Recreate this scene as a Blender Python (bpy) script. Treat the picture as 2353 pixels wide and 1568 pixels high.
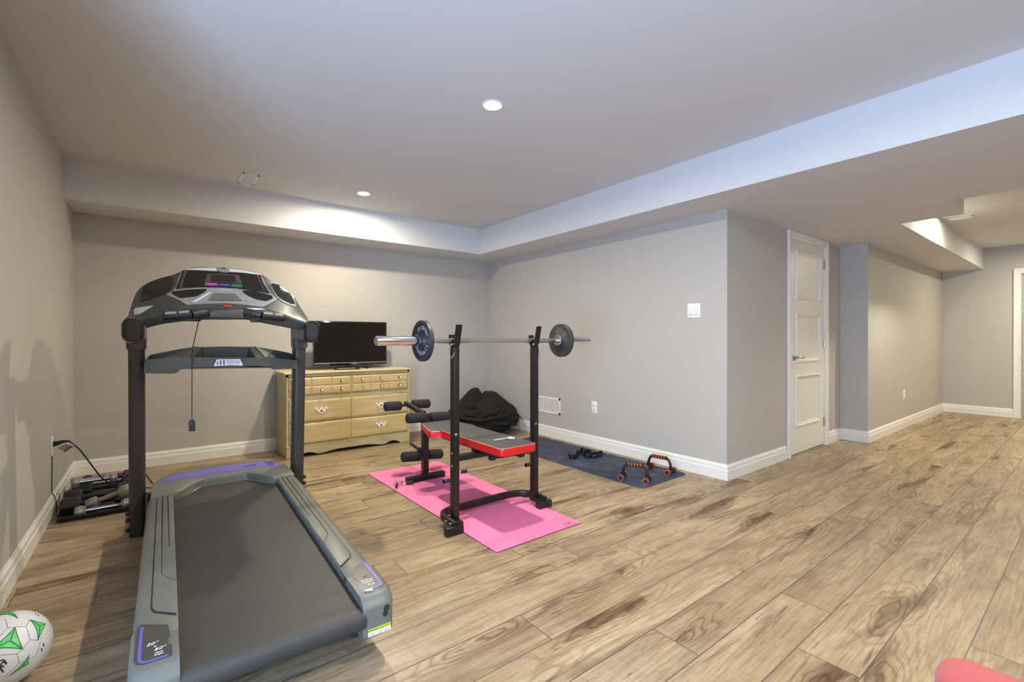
import bpy, bmesh, math, random
from math import sin, cos, pi, radians, sqrt, atan2
from mathutils import Vector, Matrix, Euler, noise
from mathutils.bvhtree import BVHTree

S = bpy.context.scene
COL = S.collection
for o in list(bpy.data.objects):
    bpy.data.objects.remove(o)

# ------------------------------------------------------------------ camera
CAM = Vector((-3.5053, -5.0325, 1.0943))
YAW, PITCH, ROLL = 0.9125, -0.0015, 0.0004
FPX, SHY = 1064.9, -3.56
_f = Vector((cos(YAW) * cos(PITCH), sin(YAW) * cos(PITCH), sin(PITCH)))
_r = Vector((sin(YAW), -cos(YAW), 0))
_u = _r.cross(_f)
_r, _u = (cos(ROLL) * _r + sin(ROLL) * _u), (-sin(ROLL) * _r + cos(ROLL) * _u)
cd = bpy.data.cameras.new('camera')
cam = bpy.data.objects.new('camera', cd)
COL.objects.link(cam)
cd.sensor_fit = 'HORIZONTAL'
cd.sensor_width = 36.0
cd.lens = 36.0 * FPX / 2353.0
cd.shift_y = SHY / 2353.0
cd.clip_start = 0.02
cam.matrix_world = Matrix(((_r.x, _u.x, -_f.x, CAM.x), (_r.y, _u.y, -_f.y, CAM.y), (_r.z, _u.z, -_f.z, CAM.z), (0, 0, 0, 1)))
S.camera = cam

# ------------------------------------------------------------------ view, world, daylight
S.view_settings.view_transform = 'Standard'
S.view_settings.look = 'None'
S.view_settings.gamma = 1.0
S.view_settings.use_curve_mapping = False
S.view_settings.exposure = 1.0
try:
    S.cycles.use_denoising = True
    S.cycles.denoiser = 'OPENIMAGEDENOISE'
    S.cycles.max_bounces = 10
    S.cycles.diffuse_bounces = 7
    S.cycles.sample_clamp_indirect = 6.0
    S.cycles.caustics_reflective = False
    S.cycles.caustics_refractive = False
except Exception:
    pass
W = bpy.data.worlds.new('daylight')
S.world = W
W.use_nodes = True
W.node_tree.nodes['Background'].inputs[0].default_value = (0.62, 0.76, 1.0, 1)
W.node_tree.nodes['Background'].inputs[1].default_value = 1.0


def area(name, loc, target, sx, sy, power, color):
    l = bpy.data.lights.new(name, 'AREA')
    l.shape = 'RECTANGLE'
    l.size, l.size_y = sx, sy
    l.energy = power
    l.color = color
    o = bpy.data.objects.new(name, l)
    COL.objects.link(o)
    o.location = loc
    o.rotation_euler = (Vector(target) - Vector(loc)).to_track_quat('-Z', 'Y').to_euler()
    return o


# daylight: a glazed door in the recess to the left of the camera, just outside the frame
DAY = (0.42, 0.64, 1.0)
area('window_daylight', (-4.90, -5.40, 1.0), (-1.6, -3.6, 3.0), 1.0, 1.7, 98.0, DAY)
LAMP = 92.0                      # radiance of a recessed lamp (tenths)
LAMPCOL = (1.0, 0.905, 0.69)


# ------------------------------------------------------------------ pixel of the photograph -> point of a plane that lies at its own place
def ray(x, y):
    return _f + _r * ((x - 1176.5) / FPX) - _u * ((y - 784 - SHY) / FPX)


def aZ(x, y, z=0.0):
    v = ray(x, y)
    return CAM + v * ((z - CAM.z) / v.z)


def aX(x, y, X):
    v = ray(x, y)
    return CAM + v * ((X - CAM.x) / v.x)


def aY(x, y, Y):
    v = ray(x, y)
    return CAM + v * ((Y - CAM.y) / v.y)


# ------------------------------------------------------------------ materials
def srgb(r, g, b):
    f = lambda c: (c / 255) / 12.92 if c / 255 <= 0.04045 else ((c / 255 + 0.055) / 1.055) ** 2.4
    return (f(r), f(g), f(b), 1)


def mat(name, col, rough=0.5, metal=0.0, bump=0.0, bscale=200.0, var=0.0, vscale=6.0, spec=0.5, coat=0.0, emit=None, estr=0.0, sheen=0.0):
    m = bpy.data.materials.new(name)
    m.use_nodes = True
    nt = m.node_tree
    b = nt.nodes['Principled BSDF']
    b.inputs['Base Color'].default_value = col
    b.inputs['Roughness'].default_value = rough
    b.inputs['Metallic'].default_value = metal
    b.inputs['Specular IOR Level'].default_value = spec
    if coat:
        b.inputs['Coat Weight'].default_value = coat
        b.inputs['Coat Roughness'].default_value = 0.08
    if sheen:
        b.inputs['Sheen Weight'].default_value = sheen
    if emit:
        b.inputs['Emission Color'].default_value = emit
        b.inputs['Emission Strength'].default_value = estr
    tc = nt.nodes.new('ShaderNodeTexCoord')
    if var:
        n = nt.nodes.new('ShaderNodeTexNoise')
        n.inputs['Scale'].default_value = vscale
        n.inputs['Detail'].default_value = 6
        nt.links.new(tc.outputs['Object'], n.inputs['Vector'])
        r = nt.nodes.new('ShaderNodeMapRange')
        r.inputs['From Min'].default_value = 0.3
        r.inputs['From Max'].default_value = 0.7
        r.inputs['To Min'].default_value = 1 - var
        r.inputs['To Max'].default_value = 1 + var
        nt.links.new(n.outputs['Fac'], r.inputs['Value'])
        h = nt.nodes.new('ShaderNodeHueSaturation')
        h.inputs['Color'].default_value = col
        nt.links.new(r.outputs['Result'], h.inputs['Value'])
        nt.links.new(h.outputs['Color'], b.inputs['Base Color'])
    if bump:
        n2 = nt.nodes.new('ShaderNodeTexNoise')
        n2.inputs['Scale'].default_value = bscale
        n2.inputs['Detail'].default_value = 3
        nt.links.new(tc.outputs['Object'], n2.inputs['Vector'])
        bp = nt.nodes.new('ShaderNodeBump')
        bp.inputs['Strength'].default_value = bump
        bp.inputs['Distance'].default_value = 0.002
        nt.links.new(n2.outputs['Fac'], bp.inputs['Height'])
        nt.links.new(bp.outputs['Normal'], b.inputs['Normal'])
    return m


M = {}
M['wall'] = mat('wall_paint', srgb(187, 183, 177), 0.6, bump=0.12, bscale=260, var=0.012, vscale=1.5, spec=0.3)
M['ceil'] = mat('ceiling_paint', srgb(216, 216, 217), 0.75, bump=0.12, bscale=320, var=0.01, vscale=1.0, spec=0.2)
M['trim'] = mat('trim_paint', srgb(233, 231, 226), 0.32, var=0.01, vscale=3)
M['door'] = mat('door_paint', srgb(230, 227, 219), 0.34, var=0.01, vscale=3)
M['white_plastic'] = mat('white_plastic', srgb(236, 236, 234), 0.35)
M['slot'] = mat('dark_slot', srgb(38, 36, 34), 0.8)
M['nickel'] = mat('brushed_nickel', srgb(176, 172, 164), 0.28, 1.0, var=0.04, vscale=60)
M['chrome'] = mat('chrome', srgb(226, 226, 228), 0.09, 1.0)
M['steel'] = mat('bar_steel', srgb(196, 196, 200), 0.2, 1.0, bump=0.1, bscale=900)
M['lampglass'] = mat('lamp_diffuser', (1, 1, 1, 1), 0.4, emit=(LAMPCOL[0], LAMPCOL[1], LAMPCOL[2], 1), estr=LAMP * 10)
M['tgrey'] = mat('treadmill_grey_plastic', srgb(104, 105, 98), 0.38, bump=0.15, bscale=700, var=0.05, vscale=8)
M['tdark'] = mat('treadmill_dark_plastic', srgb(72, 74, 72), 0.36, bump=0.15, bscale=700, var=0.05, vscale=9)
M['tpost'] = mat('treadmill_post_paint', srgb(54, 52, 51), 0.42, bump=0.1, bscale=500)
M['tsilver'] = mat('console_silver', srgb(172, 173, 176), 0.3, 0.35, var=0.03, vscale=20)
M['gloss'] = mat('gloss_black', srgb(17, 15, 15), 0.07, coat=0.6)
M['tint'] = mat('tinted_plastic', srgb(30, 32, 36), 0.1, coat=0.5)
M['lcd'] = mat('lcd_glass', srgb(44, 36, 34), 0.12)
M['purple'] = mat('purple_band', srgb(102, 92, 172), 0.35, var=0.02)
M['purple_dk'] = mat('purple_band_dark', srgb(66, 52, 142), 0.35)
M['magenta'] = mat('magenta_key', srgb(176, 62, 172), 0.35)
M['blue'] = mat('blue_key', srgb(48, 54, 132), 0.35)
M['green'] = mat('green_key', srgb(32, 98, 68), 0.35)
M['decal'] = mat('decal_taupe', srgb(76, 73, 68), 0.25, var=0.03)
M['ink'] = mat('white_ink', srgb(235, 235, 232), 0.5)
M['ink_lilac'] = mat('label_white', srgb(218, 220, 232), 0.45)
M['ink_navy'] = mat('navy_ink', srgb(62, 60, 110), 0.5)
M['ink_black'] = mat('black_ink', srgb(28, 28, 28), 0.5)
M['yellow'] = mat('label_yellow', srgb(204, 214, 60), 0.5)
M['red_plastic'] = mat('red_plastic', srgb(206, 48, 36), 0.35)
M['black_plastic'] = mat('black_plastic', srgb(34, 34, 35), 0.4, bump=0.1, bscale=600)
M['black_metal'] = mat('black_powder_coat', srgb(24, 22, 22), 0.36, bump=0.2, bscale=900)
M['foam'] = mat('black_foam', srgb(28, 28, 30), 0.75, bump=0.3, bscale=900)
M['vinyl'] = mat('black_vinyl', srgb(74, 74, 72), 0.42, bump=0.4, bscale=420)
M['red_vinyl'] = mat('red_vinyl', srgb(214, 30, 34), 0.4, bump=0.2, bscale=400)
M['piping'] = mat('white_piping', srgb(214, 204, 204), 0.4)
M['iron'] = mat('cast_iron_paint', srgb(48, 49, 50), 0.42, bump=0.5, bscale=300)
M['iron_light'] = mat('raised_letter_paint', srgb(150, 152, 158), 0.4)
M['rubber'] = mat('black_rubber', srgb(44, 43, 42), 0.6, bump=0.4, bscale=350)
M['hexgrey'] = mat('grey_enamel', srgb(150, 146, 134), 0.35, bump=0.3, bscale=300)
M['purple_db'] = mat('purple_vinyl', srgb(88, 30, 92), 0.35)
M['orange'] = mat('orange_foam', srgb(216, 104, 74), 0.7, bump=0.2, bscale=600)
M['brown_foam'] = mat('dark_brown_foam', srgb(50, 32, 28), 0.75, bump=0.2, bscale=600)
M['cord'] = mat('cord_black', srgb(24, 23, 22), 0.5)
M['tag'] = mat('tag_print', srgb(150, 146, 142), 0.6)
M['tag_red'] = mat('tag_red_edge', srgb(110, 44, 34), 0.6)
M['white_ball'] = mat('ball_white', srgb(224, 224, 226), 0.35, var=0.015, vscale=30)
M['seam'] = mat('ball_seam', srgb(150, 148, 148), 0.6)
M['green_light'] = mat('ball_green', srgb(104, 214, 120), 0.4, var=0.25, vscale=60)
M['green_dark'] = mat('ball_dark_green', srgb(34, 104, 48), 0.4)
M['red_fabric'] = mat('red_fabric', srgb(172, 66, 68), 0.85, bump=0.5, bscale=700, var=0.04, vscale=10, sheen=0.3)
M['maroon'] = mat('maroon_shaded_fabric', srgb(112, 40, 52), 0.85, bump=0.5, bscale=700)  # shaded twin of the red fabric, shade put into the colour; also mat print
M['tvframe'] = mat('tv_gloss_black', srgb(16, 15, 16), 0.12, coat=0.4)
M['tvscreen'] = mat('tv_screen', srgb(10, 9, 9), 0.16)
M['strap'] = mat('black_strap', srgb(26, 28, 34), 0.5, bump=0.3, bscale=700)
M['porcelain'] = mat('white_porcelain', srgb(240, 234, 222), 0.25)
M['antique'] = mat('antique_metal', srgb(72, 58, 48), 0.4, 0.7)
M['glass'] = mat('window_frame_white', srgb(236, 236, 236), 0.4)


def wood_paint(name, c1, c2, c3):
    """yellowed antique paint over wood: soft streaks along X"""
    m = bpy.data.materials.new(name)
    m.use_nodes = True
    nt = m.node_tree
    b = nt.nodes['Principled BSDF']
    b.inputs['Roughness'].default_value = 0.42
    tc = nt.nodes.new('ShaderNodeTexCoord')
    mp = nt.nodes.new('ShaderNodeMapping')
    mp.inputs['Scale'].default_value = (1.4, 4, 11)
    nt.links.new(tc.outputs['Object'], mp.inputs['Vector'])
    n = nt.nodes.new('ShaderNodeTexNoise')
    n.inputs['Scale'].default_value = 2.2
    n.inputs['Detail'].default_value = 7
    n.inputs['Distortion'].default_value = 0.6
    nt.links.new(mp.outputs['Vector'], n.inputs['Vector'])
    r = nt.nodes.new('ShaderNodeValToRGB')
    r.color_ramp.elements[0].position = 0.28
    r.color_ramp.elements[0].color = c1
    r.color_ramp.elements[1].position = 0.72
    r.color_ramp.elements[1].color = c3
    e = r.color_ramp.elements.new(0.5)
    e.color = c2
    nt.links.new(n.outputs['Fac'], r.inputs['Fac'])
    nt.links.new(r.outputs['Color'], b.inputs['Base Color'])
    return m


M['dresser'] = wood_paint('dresser_body_paint', srgb(172, 159, 116), srgb(184, 172, 130), srgb(194, 182, 142))
M['drawer'] = wood_paint('dresser_drawer_paint', srgb(184, 158, 106), srgb(196, 172, 120), srgb(204, 184, 134))
M['top'] = wood_paint('dresser_top_paint', srgb(196, 184, 136), srgb(204, 192, 146), srgb(208, 198, 156))


def mat_two(name, ca, cb, scale, lo, hi, rough, bump=0.3, bscale=500):
    m = mat(name, ca, rough, bump=bump, bscale=bscale)
    nt = m.node_tree
    b = nt.nodes['Principled BSDF']
    tc = nt.nodes['Texture Coordinate']
    n = nt.nodes.new('ShaderNodeTexNoise')
    n.inputs['Scale'].default_value = scale
    n.inputs['Detail'].default_value = 8
    n.inputs['Roughness'].default_value = 0.65
    n.inputs['Distortion'].default_value = 0.4
    nt.links.new(tc.outputs['Object'], n.inputs['Vector'])
    r = nt.nodes.new('ShaderNodeValToRGB')
    r.color_ramp.elements[0].position = lo
    r.color_ramp.elements[0].color = ca
    r.color_ramp.elements[1].position = hi
    r.color_ramp.elements[1].color = cb
    nt.links.new(n.outputs['Fac'], r.inputs['Fac'])
    nt.links.new(r.outputs['Color'], b.inputs['Base Color'])
    return m


M['mat_blue'] = mat_two('navy_mat', srgb(58, 63, 84), srgb(92, 96, 122), 7, 0.5, 0.72, 0.8)
M['mat_blue_edge'] = mat('mat_yellow_edge', srgb(178, 156, 66), 0.7)
M['mat_pink'] = mat('pink_mat', srgb(246, 124, 172), 0.72, bump=0.35, bscale=900, var=0.015, vscale=5)
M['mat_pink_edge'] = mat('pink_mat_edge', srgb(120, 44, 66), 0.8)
M['hexface'] = mat_two('speckled_chrome_face', srgb(196, 204, 220), srgb(104, 110, 140), 160, 0.5, 0.58, 0.35)
M['bean'] = mat('black_canvas', srgb(19, 16, 14), 0.9, bump=0.5, bscale=500, var=0.1, vscale=6)


def belt_material():
    m = mat('treadmill_belt', srgb(57, 55, 53), 0.5, var=0.06, vscale=5)
    nt = m.node_tree
    b = nt.nodes['Principled BSDF']
    tc = nt.nodes['Texture Coordinate']
    mp = nt.nodes.new('ShaderNodeMapping')
    mp.inputs['Rotation'].default_value = (0, 0, radians(45))
    mp.inputs['Scale'].default_value = (230, 230, 230)
    nt.links.new(tc.outputs['Object'], mp.inputs['Vector'])
    ck = nt.nodes.new('ShaderNodeTexVoronoi')
    ck.inputs['Scale'].default_value = 1.0
    ck.inputs['Randomness'].default_value = 0.0
    nt.links.new(mp.outputs['Vector'], ck.inputs['Vector'])
    bp = nt.nodes.new('ShaderNodeBump')
    bp.inputs['Strength'].default_value = 0.55
    bp.inputs['Distance'].default_value = 0.0012
    nt.links.new(ck.outputs['Distance'], bp.inputs['Height'])
    nt.links.new(bp.outputs['Normal'], b.inputs['Normal'])
    return m


M['belt'] = belt_material()


def floor_material():
    m = bpy.data.materials.new('laminate_planks')
    m.use_nodes = True
    nt = m.node_tree
    N, L = nt.nodes, nt.links
    b = N['Principled BSDF']
    uv = N.new('ShaderNodeUVMap'); uv.uv_map = 'plank'
    at = N.new('ShaderNodeAttribute'); at.attribute_name = 'seed'
    sep = N.new('ShaderNodeSeparateXYZ'); L.new(uv.outputs['UV'], sep.inputs[0])
    asep = N.new('ShaderNodeSeparateColor'); L.new(at.outputs['Color'], asep.inputs[0])

    def math_(op, a, b_=None, c=None):
        n = N.new('ShaderNodeMath'); n.operation = op
        for i, v in enumerate((a, b_, c)):
            if v is None: continue
            if isinstance(v, (int, float)): n.inputs[i].default_value = v
            else: L.new(v, n.inputs[i])
        return n.outputs[0]

    def ramp(v, stops):
        r = N.new('ShaderNodeValToRGB')
        els = r.color_ramp.elements
        els[0].position, els[0].color = stops[0]
        els[1].position, els[1].color = stops[-1]
        for p, c in stops[1:-1]:
            e = els.new(p); e.color = c
        L.new(v, r.inputs['Fac'])
        return r.outputs['Color']

    def mix(fac, a, b_, mode='MIX'):
        n = N.new('ShaderNodeMix'); n.data_type = 'RGBA'; n.blend_type = mode
        for sock, v in ((n.inputs[0], fac), (n.inputs[6], a), (n.inputs[7], b_)):
            if isinstance(v, (int, float, tuple)): sock.default_value = v
            else: L.new(v, sock)
        return n.outputs[2]

    U, V = sep.outputs[0], sep.outputs[1]
    sx = math_('MULTIPLY', asep.outputs[0], 37.0)
    sy = math_('MULTIPLY', asep.outputs[1], 53.0)
    # plank space: long soft coordinates plus a seed per plank
    def coord(ku, kv):
        c = N.new('ShaderNodeCombineXYZ')
        L.new(math_('MULTIPLY_ADD', U, ku, sx), c.inputs[0])
        L.new(math_('MULTIPLY_ADD', V, kv, sy), c.inputs[1])
        L.new(math_('MULTIPLY', asep.outputs[2], 19.0), c.inputs[2])
        return c.outputs[0]

    def nz(vec, scale, detail=4, rough=0.5, dist=0.0):
        n = N.new('ShaderNodeTexNoise')
        n.inputs['Scale'].default_value = scale
        n.inputs['Detail'].default_value = detail
        n.inputs['Roughness'].default_value = rough
        n.inputs['Distortion'].default_value = dist
        L.new(vec, n.inputs['Vector'])
        return n.outputs['Fac']

    # growth rings: contours of a slow height field, lifted by scattered knots -> cathedral figures
    vo = N.new('ShaderNodeTexVoronoi'); vo.feature = 'F1'
    vo.inputs['Scale'].default_value = 1.0
    vo.inputs['Randomness'].default_value = 1.0
    wn = N.new('ShaderNodeVectorMath'); wn.operation = 'ADD'
    L.new(coord(1.1, 5.2), wn.inputs[0])
    wz = N.new('ShaderNodeTexNoise'); wz.inputs['Scale'].default_value = 1.6
    L.new(coord(2.0, 6.0), wz.inputs['Vector'])
    ws = N.new('ShaderNodeVectorMath'); ws.operation = 'SCALE'; ws.inputs['Scale'].default_value = 0.5
    L.new(wz.outputs['Color'], ws.inputs[0]); L.new(ws.outputs[0], wn.inputs[1])
    L.new(wn.outputs[0], vo.inputs['Vector'])
    kd = vo.outputs['Distance']

    def gauss(v, w):
        q = math_('MULTIPLY', v, 1.0 / w)
        return math_('POWER', 2.71828, math_('MULTIPLY', math_('MULTIPLY', q, q), -1.0))
    near = gauss(kd, .30)
    core = gauss(kd, .055)
    height = math_('ADD', math_('MULTIPLY', nz(coord(.55, 3.2), 1.0, 2, .4, .2), 11.0), math_('MULTIPLY', near, 4.2))
    rings = math_('SINE', math_('MULTIPLY', height, 6.283))
    rings = math_('MULTIPLY_ADD', rings, 0.5, 0.5)
    fine = nz(coord(5.0, 110.0), 1.0, 5, 0.6, 0.2)
    fibre = nz(coord(14.0, 320.0), 1.0, 3, 0.6)
    broad = nz(coord(0.9, 4.0), 1.3, 3, 0.55, 0.4)
    dark = nz(coord(1.6, 14.0), 1.0, 6, 0.62, 1.1)
    cross = nz(coord(60.0, 5.0), 1.0, 3, 0.6)
    base = ramp(broad, [(0.28, srgb(146, 126, 102)), (0.42, srgb(166, 147, 121)), (0.58, srgb(180, 162, 136)), (0.74, srgb(194, 179, 153))])
    streak = ramp(fine, [(0.32, srgb(182, 166, 150)), (0.55, srgb(255, 255, 255)), (0.8, srgb(255, 255, 255))])
    c1 = mix(0.55, base, streak, 'MULTIPLY')
    ringc = ramp(rings, [(0.0, srgb(160, 138, 116)), (0.4, srgb(250, 247, 240)), (1.0, srgb(255, 255, 252))])
    ringamt = math_('MULTIPLY_ADD', near, .6, .22)
    c2 = mix(ringamt, c1, mix(1.0, c1, ringc, 'MULTIPLY'))
    patchn = nz(coord(1.0, 6.5), 1.3, 5, .6, .8)
    patchv = math_('ADD', patchn, math_('MULTIPLY_ADD', near, .16, -.055))
    darkc = ramp(patchv, [(0.52, (0, 0, 0, 1)), (0.60, (0.5, 0.5, 0.5, 1)), (0.71, (1, 1, 1, 1))])
    c3 = mix(darkc, c2, mix(1.0, c2, srgb(150, 129, 112), 'MULTIPLY'))
    c3 = mix(math_('MULTIPLY', core, .8), c3, srgb(92, 74, 60))
    # thin dark cracks
    crack = nz(coord(2.4, 30.0), 1.0, 7, 0.7, 2.2)
    crackm = ramp(crack, [(0.62, (0, 0, 0, 1)), (0.68, (0.8, 0.8, 0.8, 1))])
    c4 = mix(crackm, c3, srgb(84, 66, 52))
    cr2 = ramp(cross, [(0.3, srgb(236, 230, 224)), (0.6, (1, 1, 1, 1))])
    c5 = mix(0.5, c4, cr2, 'MULTIPLY')
    fb = ramp(fibre, [(0.35, srgb(226, 220, 212)), (0.6, (1, 1, 1, 1))])
    c6 = mix(0.7, c5, fb, 'MULTIPLY')
    hs = N.new('ShaderNodeHueSaturation')
    L.new(c6, hs.inputs['Color'])
    L.new(math_('MULTIPLY_ADD', asep.outputs[2], 0.22, 0.90), hs.inputs['Value'])
    hs.inputs['Saturation'].default_value = 1.02
    # plank joints
    at2 = N.new('ShaderNodeUVMap'); at2.uv_map = 'edge'
    s2 = N.new('ShaderNodeSeparateXYZ'); L.new(at2.outputs['UV'], s2.inputs[0])
    e = math_('MINIMUM', s2.outputs[0], s2.outputs[1])
    gap = ramp(math_('MULTIPLY', e, 100.0), [(0.12, (1, 1, 1, 1)), (0.26, (0, 0, 0, 1))])
    final = mix(gap, hs.outputs['Color'], srgb(84, 76, 76))
    L.new(final, b.inputs['Base Color'])
    L.new(ramp(fine, [(0.3, (0.42, 0.42, 0.42, 1)), (0.7, (0.34, 0.34, 0.34, 1))]), b.inputs['Roughness'])
    b.inputs['Specular IOR Level'].default_value = 0.4
    hgt = math_('ADD', math_('MULTIPLY', rings, 0.25), math_('ADD', math_('MULTIPLY', fine, 0.6), math_('MULTIPLY', fibre, 0.4)))
    bp = N.new('ShaderNodeBump'); bp.inputs['Strength'].default_value = 0.16; bp.inputs['Distance'].default_value = 0.002
    L.new(math_('SUBTRACT', hgt, math_('MULTIPLY', gap, 3.0)), bp.inputs['Height'])
    L.new(bp.outputs['Normal'], b.inputs['Normal'])
    return m


M['floor'] = floor_material()


# ------------------------------------------------------------------ mesh helpers
def B():
    return bmesh.new()


def _xf(vs, mtx):
    for v in vs:
        v.co = mtx @ v.co


def box(bm, c, s, bev=0.0, rot=None, seg=2):
    """box with centre c and full size s"""
    r = bmesh.ops.create_cube(bm, size=1.0)
    vs = r['verts']
    for v in vs:
        v.co = Vector((v.co.x * s[0], v.co.y * s[1], v.co.z * s[2]))
    if bev > 0:
        es = list({e for v in vs for e in v.link_edges})
        rr = bmesh.ops.bevel(bm, geom=es, offset=min(bev, min(s) * 0.49), segments=seg, profile=0.5, affect='EDGES')
        vs = list({v for f in rr['faces'] for v in f.verts} | {v for v in vs if v.is_valid})
    m = Matrix.Translation(Vector(c))
    if rot is not None:
        m = m @ (rot if isinstance(rot, Matrix) else Euler(rot).to_matrix().to_4x4())
    _xf(vs, m)
    return vs


def box2(bm, a, b, bev=0.0, seg=2):
    a, b = Vector(a), Vector(b)
    return box(bm, (a + b) / 2, [abs(b[i] - a[i]) for i in range(3)], bev, seg=seg)


def cyl(bm, p0, p1, r0, r1=None, n=24, caps=True):
    p0, p1 = Vector(p0), Vector(p1)
    r1 = r0 if r1 is None else r1
    d = p1 - p0
    q = d.to_track_quat('Z', 'Y').to_matrix()
    a = [bm.verts.new(p0 + q @ Vector((r0 * cos(2 * pi * i / n), r0 * sin(2 * pi * i / n), 0))) for i in range(n)]
    b = [bm.verts.new(p1 + q @ Vector((r1 * cos(2 * pi * i / n), r1 * sin(2 * pi * i / n), 0))) for i in range(n)]
    for i in range(n):
        bm.faces.new((a[i], a[(i + 1) % n], b[(i + 1) % n], b[i]))
    if caps:
        bm.faces.new(a[::-1])
        bm.faces.new(b)
    return a + b


def lathe(bm, prof, origin=(0, 0, 0), axis=(0, 0, 1), n=40):
    """prof: list of (radius, height) along axis"""
    q = Vector(axis).normalized().to_track_quat('Z', 'Y').to_matrix()
    o = Vector(origin)
    rings = []
    for (r, h) in prof:
        if r < 1e-6:
            rings.append([bm.verts.new(o + q @ Vector((0, 0, h)))])
        else:
            rings.append([bm.verts.new(o + q @ Vector((r * cos(2 * pi * i / n), r * sin(2 * pi * i / n), h))) for i in range(n)])
    for a, b in zip(rings, rings[1:]):
        if len(a) == 1 and len(b) == 1:
            continue
        for i in range(n):
            j = (i + 1) % n
            if len(a) == 1:
                bm.faces.new((a[0], b[j], b[i]))
            elif len(b) == 1:
                bm.faces.new((a[i], a[j], b[0]))
            else:
                bm.faces.new((a[i], a[j], b[j], b[i]))


def catmull(pts, k=8, closed=False):
    pts = [Vector(p) for p in pts]
    n = len(pts)
    out = []
    rng = range(n) if closed else range(n - 1)
    for i in rng:
        p1, p2 = pts[i], pts[(i + 1) % n]
        p0 = pts[(i - 1) % n] if closed or i > 0 else p1 * 2 - p2
        p3 = pts[(i + 2) % n] if closed or i + 2 < n else p2 * 2 - p1
        for j in range(k):
            t = j / k
            out.append(0.5 * ((2 * p1) + (p2 - p0) * t + (2 * p0 - 5 * p1 + 4 * p2 - p3) * t * t + (3 * p1 - p0 - 3 * p2 + p3) * t ** 3))
    if not closed:
        out.append(pts[-1])
    return out


def sweep(bm, path, sect, closed=False, up=(0, 0, 1), caps=True, scale=None):
    """sweep a 2-D section (list of (a,b)) along a path of points"""
    path = [Vector(p) for p in path]
    n = len(path)
    rings = []
    up = Vector(up)
    prev = None
    for i, p in enumerate(path):
        if closed:
            t = path[(i + 1) % n] - path[i - 1]
        else:
            t = path[min(i + 1, n - 1)] - path[max(i - 1, 0)]
        t.normalize()
        if prev is None:
            s = t.cross(up)
            if s.length < 1e-4:
                s = t.cross(Vector((1, 0, 0)))
        else:
            s = prev - t * prev.dot(t)
        s.normalize()
        prev = s
        w = s.cross(t)
        k = 1.0 if scale is None else scale[i]
        rings.append([bm.verts.new(p + s * (a * k) + w * (b * k)) for a, b in sect])
    m = len(sect)
    rr = range(n) if closed else range(n - 1)
    for i in rr:
        a, b = rings[i], rings[(i + 1) % n]
        for j in range(m):
            bm.faces.new((a[j], a[(j + 1) % m], b[(j + 1) % m], b[j]))
    if caps and not closed:
        bm.faces.new(rings[0][::-1])
        bm.faces.new(rings[-1])


def circ(r, n=12):
    return [(r * cos(2 * pi * i / n), r * sin(2 * pi * i / n)) for i in range(n)]


def rrect(w, h, r, k=4):
    out = []
    for cx, cy, a0 in ((w / 2 - r, h / 2 - r, 0), (-w / 2 + r, h / 2 - r, 90), (-w / 2 + r, -h / 2 + r, 180), (w / 2 - r, -h / 2 + r, 270)):
        for i in range(k + 1):
            a = radians(a0 + 90 * i / k)
            out.append((cx + r * cos(a), cy + r * sin(a)))
    return out


def tube(bm, path, r, n=12, closed=False, caps=True):
    sweep(bm, path, circ(r, n), closed, caps=caps)


def prism(bm, poly, vec, bev=0.0, seg=2):
    """poly: 3-D points of a planar outline, extruded by vec"""
    vs = [bm.verts.new(Vector(p)) for p in poly]
    ws = [bm.verts.new(Vector(p) + Vector(vec)) for p in poly]
    n = len(vs)
    fs = [bm.faces.new(vs[::-1]), bm.faces.new(ws)]
    for i in range(n):
        fs.append(bm.faces.new((vs[i], vs[(i + 1) % n], ws[(i + 1) % n], ws[i])))
    if bev:
        es = list(fs[0].edges) + list(fs[1].edges)
        bmesh.ops.bevel(bm, geom=es, offset=bev, segments=seg, profile=0.5, affect='EDGES')
    return fs


def loft(bm, rows, closed_rows=False, caps=True):
    """rows: list of lists of points; rows[i][j] joined to rows[i+1][j]"""
    R = [[bm.verts.new(Vector(p)) for p in r] for r in rows]
    m = len(R[0])
    for a, b in zip(R, R[1:]):
        for j in range(m if closed_rows else m - 1):
            bm.faces.new((a[j], a[(j + 1) % m], b[(j + 1) % m], b[j]))
    if caps and closed_rows:
        bm.faces.new(R[0][::-1])
        bm.faces.new(R[-1])
    return R


def text_bm(bm, s, size, origin, xdir, ydir, depth=0.0006, shear=0.0, align='CENTER'):
    cu = bpy.data.curves.new('txt', 'FONT')
    cu.body = s
    cu.size = size
    cu.shear = shear
    cu.extrude = depth / 2
    cu.align_x = align
    cu.align_y = 'CENTER'
    cu.resolution_u = 3
    ob = bpy.data.objects.new('txt', cu)
    COL.objects.link(ob)
    bpy.context.view_layer.update()
    me = bpy.data.meshes.new_from_object(ob.evaluated_get(bpy.context.evaluated_depsgraph_get()))
    x = Vector(xdir).normalized()
    y = Vector(ydir) - x * Vector(ydir).dot(x)
    y.normalize()
    z = x.cross(y)
    m = Matrix(((x.x, y.x, z.x, origin[0]), (x.y, y.y, z.y, origin[1]), (x.z, y.z, z.z, origin[2]), (0, 0, 0, 1)))
    me.transform(m)
    bm.from_mesh(me)
    bpy.data.objects.remove(ob)
    bpy.data.meshes.remove(me)
    bpy.data.curves.remove(cu)


WM = {}                      # object -> world matrix of things (kept here: matrix_world is not updated inside the script)


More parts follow.
